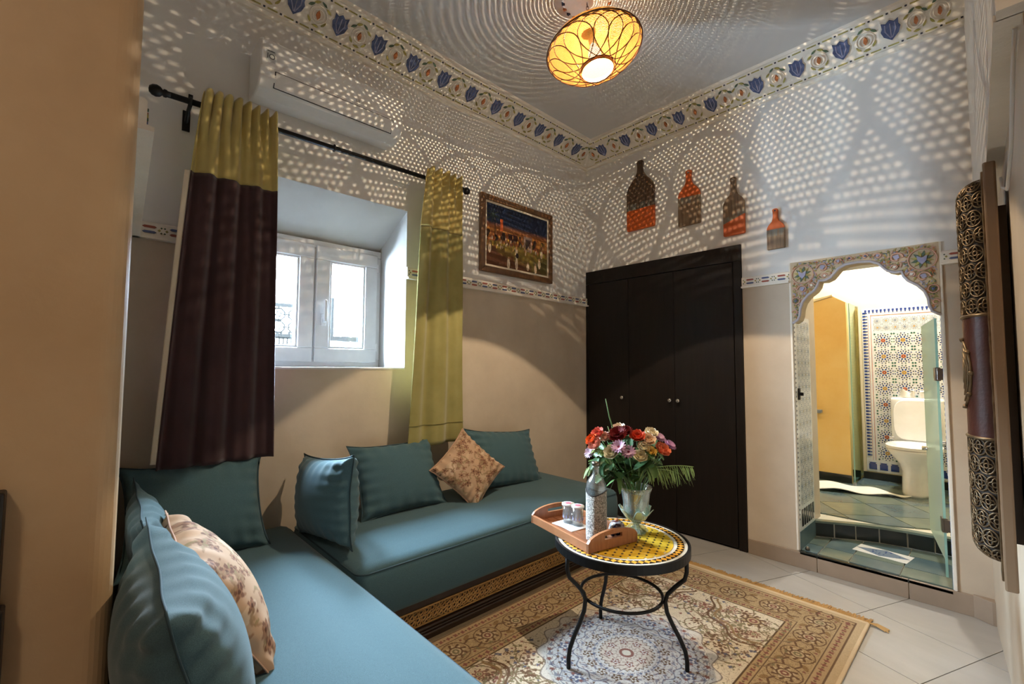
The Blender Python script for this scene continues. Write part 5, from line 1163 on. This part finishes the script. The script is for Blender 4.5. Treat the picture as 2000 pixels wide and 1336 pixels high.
VD = (Vector((VX, VY, VZ + .3)) - CAM).dot(FW)
def bq(cx, cy, push): return CAM + ray(1130 + cx * .12, 810 + cy * .12) * (VD + push)
axis_top = Vector((VX, VY, VZ + .23))
def petal(m, c, out_, up_, L, w, curl, mi=0, n=4):
    out_ = Vector(out_).normalized(); up_ = Vector(up_).normalized(); side = out_.cross(up_).normalized()
    def f(u, v):
        s = (u - .5) * 2; ww = w * math.sin(PI * (.12 + .78 * v)) ** .8
        return tuple(c + out_ * (L * v) + side * (s * ww) + up_ * (curl * v * v * L + .25 * w * s * s))
    m.grid(f, n, n, mi)
def stem_to(P, root, r=.0022):
    b = Vector((VX + (P.x - VX) * .12, VY + (P.y - VY) * .12, VZ + .085)); nk = Vector((VX + (P.x - VX) * .30, VY + (P.y - VY) * .30, VZ + .200))
    MB().tube([b, nk, nk.lerp(P, .6) + Vector((0, 0, .008)), P], r, 5).build('stem', M_STEM, root, smooth=True)
def bloom_dir(P): return (P - Vector((VX, VY, VZ + .20))).normalized() * .7 + (CAM - P).normalized() * .35
FM = {}
def fmat(c, c2=None):
    k = (c, c2)
    if k not in FM: FM[k] = mat('petal_%d_%d_%d' % c, c, .6, col2=c2, vscale=60, spec=.2)
    return FM[k]
def rose(label, cx, cy, push, r, c, c2):
    r *= 1.3
    P = bq(cx, cy, push); d = bloom_dir(P).normalized(); a = d.orthogonal().normalized(); b = d.cross(a)
    root = thing('rose', label, 'rose', P); m = MB()
    for ring, (k, tilt, L) in enumerate(((3, .25, .62), (4, .5, .8), (5, .85, .95), (6, 1.2, 1.0))):
        for i in range(k):
            t = 2 * PI * (i + .37 * ring) / k; o = (a * math.cos(t) + b * math.sin(t)); dirv = o * math.sin(tilt) + d * math.cos(tilt)
            petal(m, P - d * r * .5 + o * r * .12, dirv, d * math.sin(tilt) - o * math.cos(tilt), L * r * 1.05, r * .55, .25)
    m.build('bloom', fmat(c, c2), root, smooth=True)
    m = MB()
    for i in range(5): t = 2 * PI * i / 5; o = (a * math.cos(t) + b * math.sin(t)); petal(m, P - d * r * .5, o * .9 - d * .1, d, r * .7, r * .16, .2, n=3)
    m.build('sepals', M_STEM, root, smooth=True); stem_to(P - d * r * .5, root)
def mum(label, cx, cy, push, r, c, c2, core, rows=2, np_=16, nm='chrysanthemum'):
    r *= 1.15
    P = bq(cx, cy, push); d = bloom_dir(P).normalized(); a = d.orthogonal().normalized(); b = d.cross(a)
    root = thing(nm, label, 'flower', P); m = MB()
    for ring in range(rows):
        for i in range(np_):
            t = 2 * PI * (i + .5 * ring) / np_; o = (a * math.cos(t) + b * math.sin(t)); tilt = 1.45 - .35 * ring
            petal(m, P + d * .002 * ring, o * math.sin(tilt) + d * math.cos(tilt), d * math.sin(tilt) - o * math.cos(tilt), r * (1 - .18 * ring), r * .17, .12, n=3)
    m.build('petals', fmat(c, c2), root, smooth=True)
    M = basis(P, a, b, d); MB().lathe([(r * .26, 0), (r * .24, r * .12), (r * .12, r * .2), (.0001, r * .22)], 12, M=M).build('disc', fmat(core), root, smooth=True); stem_to(P - d * .004, root)
CREAM, PEACH, CORAL, ORNG, LIL, DKR, YEL = (240, 230, 204), (238, 206, 176), (214, 104, 92), (220, 98, 46), (188, 144, 176), (92, 16, 20), (226, 186, 84)
rose('coral pink rose, topmost on the left of the bouquet', 310, 300, -.03, .024, CORAL, (228, 140, 124))
rose('orange rose at the left edge of the bouquet', 210, 405, -.04, .022, ORNG, (228, 128, 70))
rose('pink and white rose below the orange one on the left of the bouquet', 260, 470, -.06, .025, (224, 132, 118), (240, 210, 196))
rose('pale pink rose left of the dark red flower', 430, 360, -.03, .021, (226, 176, 158), (236, 200, 184))
rose('cream pink rose at the very top of the bouquet', 650, 220, -.01, .024, (232, 206, 182), (238, 222, 200))
mum('large dark red flower at the top centre of the bouquet', 640, 335, -.05, .038, DKR, (120, 24, 26), (60, 10, 14), 3, 22)
mum('dark red flower tucked behind the large red one', 760, 285, -.02, .030, (104, 20, 22), DKR, (60, 10, 14), 3, 20)
rose('orange red rose right of the dark red flowers', 955, 345, -.05, .027, (222, 84, 54), (232, 120, 90))
rose('cream rose at the top right of the bouquet', 1185, 290, -.02, .024, CREAM, (236, 226, 196))
rose('peach rose in front of the top right cream rose', 1130, 400, -.06, .027, PEACH, (236, 208, 176))
mum('lilac chrysanthemum behind the peach rose', 1300, 385, -.02, .026, LIL, (204, 170, 196), (130, 80, 120))
mum('lilac chrysanthemum at the far right of the bouquet', 1475, 505, -.01, .026, (182, 130, 172), LIL, (130, 80, 120))
rose('coral orange rose on the right under the lilac flowers', 1370, 565, -.05, .028, (218, 112, 76), (230, 140, 100))
rose('pale greenish cream rosebud in the middle right', 1060, 525, -.08, .021, (236, 228, 196), CREAM)
rose('yellow rose in the lower right of the bouquet', 1170, 600, -.09, .021, YEL, (236, 204, 120))
rose('cream rose lowest on the right of the bouquet', 1010, 670, -.09, .024, (238, 226, 186), CREAM)
mum('lilac daisy with dark centre at the front of the bouquet', 655, 530, -.10, .028, (196, 152, 180), (214, 184, 204), (120, 40, 70), 2, 14, 'daisy')
mum('lilac daisy just right of the front daisy', 815, 615, -.10, .028, (192, 146, 176), (212, 180, 202), (120, 40, 70), 2, 14, 'daisy')
rose('white rose at the front left of the bouquet', 530, 610, -.09, .026, (232, 226, 200), (238, 234, 214))
mum('pale lilac flower low on the left of the bouquet', 190, 620, -.03, .024, (206, 178, 200), (220, 200, 214), (150, 110, 140))
def fan(label, P0, P1, droop, n, L, m_, name='fern_frond', dn=None, w=.0035):
    root = thing(name, label, 'foliage', P0); m = MB(); mid = P0.lerp(P1, .55) + Vector((0, 0, .015))
    pts = [P0 * (1 - t) ** 2 + mid * 2 * t * (1 - t) + P1 * t * t for t in [k / 16 for k in range(17)]]
    MB().tube([axis_top - Vector((0, 0, .05))] + pts, .0018, 5).build('midrib', m_, root, smooth=True)
    side = (P1 - P0).cross(Vector((0, 0, 1))).normalized()
    for k in range(n):
        t = .12 + .88 * k / n; i = int(t * 16); c = pts[i].lerp(pts[min(16, i + 1)], t * 16 - i)
        for s in (-1, 1):
            o = (side * s * .55 + (P1 - P0).normalized() * .75 + Vector((0, 0, -droop * R.uniform(.35, 1.4)))).normalized(); petal(m, c, o, Vector((0, 0, 1)) if abs(o.z) < .9 else side, L * R.uniform(.7, 1.1) * (1 - .3 * t), w, -.35, n=3)
    m.build('leaflets', m_, root, smooth=True, kind='stuff')
fan('long pale palm frond arching to the right of the bouquet', bq(1150, 870, -.05), bq(1870, 850, -.02), 1.5, 17, .085, M_LEAF2, w=.0030)
fan('smaller palm frond drooping below the long one', bq(1050, 900, -.06), bq(1560, 930, -.05), 1.6, 11, .080, M_LEAF2, w=.0030)
fan('feathery sprig at the left of the bouquet', bq(420, 720, -.07), bq(120, 900, -.08), .5, 12, .05, M_LEAF2)
fan('feathery sprig under the pale lilac flower', bq(450, 640, -.06), bq(260, 560, -.07), .3, 10, .045, M_LEAF2)
lv = thing('bouquet_leaves', 'dark green rose leaves filling the bouquet above the vase rim', 'foliage', (VX, VY, VZ + .24))
for k in range(110):
    cx, cy = R.uniform(300, 1280), R.uniform(520, 1060)
    if cy > 950: cx = R.uniform(480, 1050)
    m = MB(); P = bq(cx, cy, R.uniform(-.085, .05)); o = Vector((R.uniform(-1, 1), R.uniform(-1, .6), R.uniform(-.8, .4))).normalized()
    petal(m, P, o, Vector((.1, .2, 1)), R.uniform(.040, .062), R.uniform(.016, .024), -.3, n=4); m.build('leaf', M_LEAF if k % 3 else mat('mid_leaf', (74, 108, 52), .5, col2=(96, 128, 66), vscale=20), lv, smooth=True)
for k in range(26):
    cx, cy = R.uniform(250, 1350), R.uniform(400, 700); m = MB(); P = bq(cx, cy, R.uniform(-.02, .05)); m2 = MB()
    petal(m2, P, Vector((R.uniform(-1, 1), R.uniform(-.5, .5), R.uniform(0, 1))), Vector((.1, -1, .3)), R.uniform(.04, .06), R.uniform(.010, .016), -.2, n=4); m2.build('leaf', M_LEAF, lv, smooth=True)
gs = thing('grass_stalk', 'tall single green stalk rising above the bouquet', 'foliage', axis_top)
MB().tube([axis_top, bq(560, 220, -.02), bq(500, 30, -.02), bq(440, -260, -.01)], [.003, .003, .0026, .0016], 6).build('stalk', M_STEM, gs, smooth=True)
gs2 = thing('grass_stalk', 'short thin stalk beside the tall stalk of the bouquet', 'foliage', axis_top)
MB().tube([axis_top, bq(540, 400, -.03), bq(475, 190, -.03)], [.002, .002, .0012], 5).build('stalk', M_LEAF2, gs2, smooth=True)
# ------------------------------------------------------------------ pendant lamp
PC = Vector((1.102, -1.370, 2.742)); TOPZ = HZ
ros = thing('ceiling_rose', 'carved plaster ceiling rose above the pendant lamp', 'ceiling rose', (1.07, -1.365, HZ))
RMx = Matrix.Translation((1.06, -1.37, HZ))
MB().lathe([(.125, 0), (.125, -.010), (.115, -.018), (.06, -.020), (.03, -.028), (.0001, -.030)], 40, M=RMx).build('disc', M_GYPS, ros, smooth=False)
m = MB()
for k in range(20): a = 2 * PI * k / 20; m.box(-.008, .008, -.006, .006, -.022, -.010, k % 2, RMx @ Matrix.Rotation(a, 4, 'Z') @ Matrix.Translation((.119, 0, 0)))
m.build('painted_edge', [M_NAVY, M_OCHRE], ros, kind='stuff')
fwd_h = Vector((FW.x, FW.y, 0)).normalized(); side_h = fwd_h.cross(Vector((0, 0, 1))).normalized()
LROT = Matrix.Rotation(math.radians(-8), 4, fwd_h) @ Matrix.Rotation(math.radians(-6), 4, side_h)
PM = Matrix.Translation(PC) @ LROT @ Matrix.Scale(1.1, 4)
pl = thing('pendant_lamp', 'lens-shaped pierced brass pendant lamp hanging on a chain', 'pendant lamp', M=PM)
R_ = .213
prof = [(.072, -.098), (.085, -.094), (.12, -.078), (.155, -.055), (.185, -.030), (.205, -.010), (.2125, 0), (.207, .012), (.188, .034), (.158, .056), (.12, .074), (.08, .086), (.045, .093), (.022, .096)]
def prof_r(t):                                      # smooth point along the profile, t in 0..1
    x = t * (len(prof) - 1); i = min(int(x), len(prof) - 2); f_ = x - i; return (prof[i][0] + (prof[i + 1][0] - prof[i][0]) * f_, prof[i][1] + (prof[i + 1][1] - prof[i][1]) * f_)
nu, nv = 72, 39
vs = []; uv = []
arc_ = [0]
for k in range(nv): a_, b_ = prof_r(k / nv), prof_r((k + 1) / nv); arc_.append(arc_[-1] + math.hypot(a_[0] - b_[0], a_[1] - b_[1]))
for j in range(nv + 1):
    r, z = prof_r(j / nv)
    for i in range(nu + 1): a = 2 * PI * i / nu; vs.append((r * math.cos(a), r * math.sin(a), z)); uv.append((i / nu, arc_[j]))
fs = [(j * (nu + 1) + i, j * (nu + 1) + i + 1, (j + 1) * (nu + 1) + i + 1, (j + 1) * (nu + 1) + i) for j in range(nv) for i in range(nu)]
me = bpy.data.meshes.new('shade'); me.from_pydata(vs, [], fs); ul = me.uv_layers.new(name='UVMap')
for lp in me.loops: ul.data[lp.index].uv = uv[lp.vertex_index]
me.polygons.foreach_set('use_smooth', [True] * len(fs))
t = NT('pierced_brass'); u_ = t.n('ShaderNodeUVMap'); sp = t.n('ShaderNodeSeparateXYZ'); t.l(u_.outputs[0], sp.inputs[0])
NU, PV = 260.0, .0052
row = t.math('DIVIDE', sp.outputs[1], PV); rf = t.math('FLOOR', row); odd = t.math('MULTIPLY', t.math('MODULO', rf, 2.0), .5)
fu = t.math('SUBTRACT', t.math('FRACT', t.math('ADD', t.math('MULTIPLY', sp.outputs[0], NU), odd)), .5); fv = t.math('SUBTRACT', t.math('FRACT', row), .5)
dist = t.math('SQRT', t.math('ADD', t.math('MULTIPLY', fu, fu), t.math('MULTIPLY', fv, fv)))
hole = t.math('LESS_THAN', dist, t.math('SUBTRACT', .185, t.math('MULTIPLY', t.math('GREATER_THAN', sp.outputs[1], .175), .095)))
tl_ = t.n('ShaderNodeBsdfTranslucent'); tl_.inputs[0].default_value = rgb(240, 176, 84)
df = t.n('ShaderNodeBsdfDiffuse'); df.inputs[0].default_value = rgb(150, 100, 52)
mx0 = t.n('ShaderNodeMixShader'); mx0.inputs[0].default_value = .007; t.l(df.outputs[0], mx0.inputs[1]); t.l(tl_.outputs[0], mx0.inputs[2])
tr = t.n('ShaderNodeBsdfTransparent'); mx = t.n('ShaderNodeMixShader'); t.l(hole, mx.inputs[0]); t.l(mx0.outputs[0], mx.inputs[1]); t.l(tr.outputs[0], mx.inputs[2]); t.l(mx.outputs[0], t.out.inputs[0])
me.materials.append(t.m); me.update(); obj('shade', me, pl, world=False)
M_WIRE = mat('brown_brass_wire', (96, 62, 34), .5, metal=.5)
m = MB(); K = 16
for k in range(K):
    for s in (-1, 1):
        pts = []
        for i in range(15):
            q = i / 14; r, z = prof_r((.5 / 13) + q * (5.4 / 13)); an = 2 * PI * k / K + s * .62 * math.sin(PI * q) ** .75 * (1 - .1 * q); rr = r + .0015
            pts.append((rr * math.cos(an), rr * math.sin(an), z - .002))
        m.tube(pts, .0021, 5)
m.build('petal_wires', M_WIRE, pl, world=False, kind='stuff')
MB().tube([(.2135 * math.cos(a), .2135 * math.sin(a), 0) for a in [2 * PI * k / 64 for k in range(64)]], .0028, 6, closed=True).build('rim_ring', M_WIRE, pl, world=False, smooth=True)
MB().lathe([(.0735, -.086), (.0735, -.102), (.070, -.102), (.070, -.086)], 40, close=True).build('collar', M_WIRE, pl, world=False)
MB().lathe([(.024, .092), (.026, .104), (.016, .112), (.006, .114), (.0001, .115)], 20).build('cap', M_WIRE, pl, world=False, smooth=True)
MB().tube([(0, 0, .10), (0, 0, .030)], .016, 14).build('bulb_holder', M_STEEL, pl, world=False, smooth=True)
t = NT('bulb_glass'); e = t.n('ShaderNodeEmission'); e.inputs[0].default_value = (1, .86, .6, 1); e.inputs[1].default_value = 14; tr = t.n('ShaderNodeBsdfTransparent'); mx = t.n('ShaderNodeMixShader'); mx.inputs[0].default_value = .5
t.l(tr.outputs[0], mx.inputs[1]); t.l(e.outputs[0], mx.inputs[2]); t.l(mx.outputs[0], t.out.inputs[0])
MB().lathe([(.012, .030), (.016, .015), (.026, -.005), (.029, -.023), (.024, -.039), (.012, -.048), (.0001, -.051)], 24).build('bulb', t.m, pl, world=False, smooth=True)
top = PM @ Vector((0, 0, .115)); anchor = Vector((1.06, -1.37, HZ - .03)); nl = max(4, int((anchor - top).length / .02))
for k in range(nl):                                 # chain links
    c = top.lerp(anchor, (k + .5) / nl); d = (anchor - top).normalized(); a = d.orthogonal().normalized(); b = d.cross(a); q = a if k % 2 else b; L = (anchor - top).length / nl * .68
    MB().tube([c + d * (L * math.sin(t)) + q * (.0055 * math.cos(t)) for t in [2 * PI * i / 12 for i in range(12)]], .0018, 5, closed=True).build('chain_link', M_WIRE, pl, smooth=True)
LB = PM @ Vector((0, 0, -.102)) + Vector((0, 0, .078))
light('pendant_bulb', 'POINT', LB, PENDANT_W, (1, .80, .55), shadow_soft_size=.0012)
# ------------------------------------------------------------------ hall behind the camera
hl = thing('added_hall_lamp', 'round white lamp added in the unseen hall behind the camera for warm light', 'lamp', (2.7, -4.1, HZ))
MB().lathe([(.16, HZ - .001), (.16, HZ - .03), (.14, HZ - .06), (.0001, HZ - .075)], 24, M=Matrix.Translation((2.7, -4.1, 0))).build('diffuser', em.m, hl, smooth=True)
light('added_hall_light', 'AREA', (2.7, -4.1, HZ - .085), HALL_W, (1, .82, .62), shape='DISK', size=.3)  # unseen lamp, added to light the pillar and near side warmly
cb = thing('black_cabinet', 'black cabinet edge standing against the pillar at the left picture edge', 'cabinet', (1.24, -3.4, 0))
M_BLK = mat('black_lacquer', (22, 18, 18), .4)
MB().box(1.203, 1.24, -3.70, -3.2275, .76, .955).build('upper_case', M_BLK, cb, bevel=.004)
MB().box(1.203, 1.24, -3.72, -3.2205, 0, .757).build('lower_case', M_BLK, cb, bevel=.004)
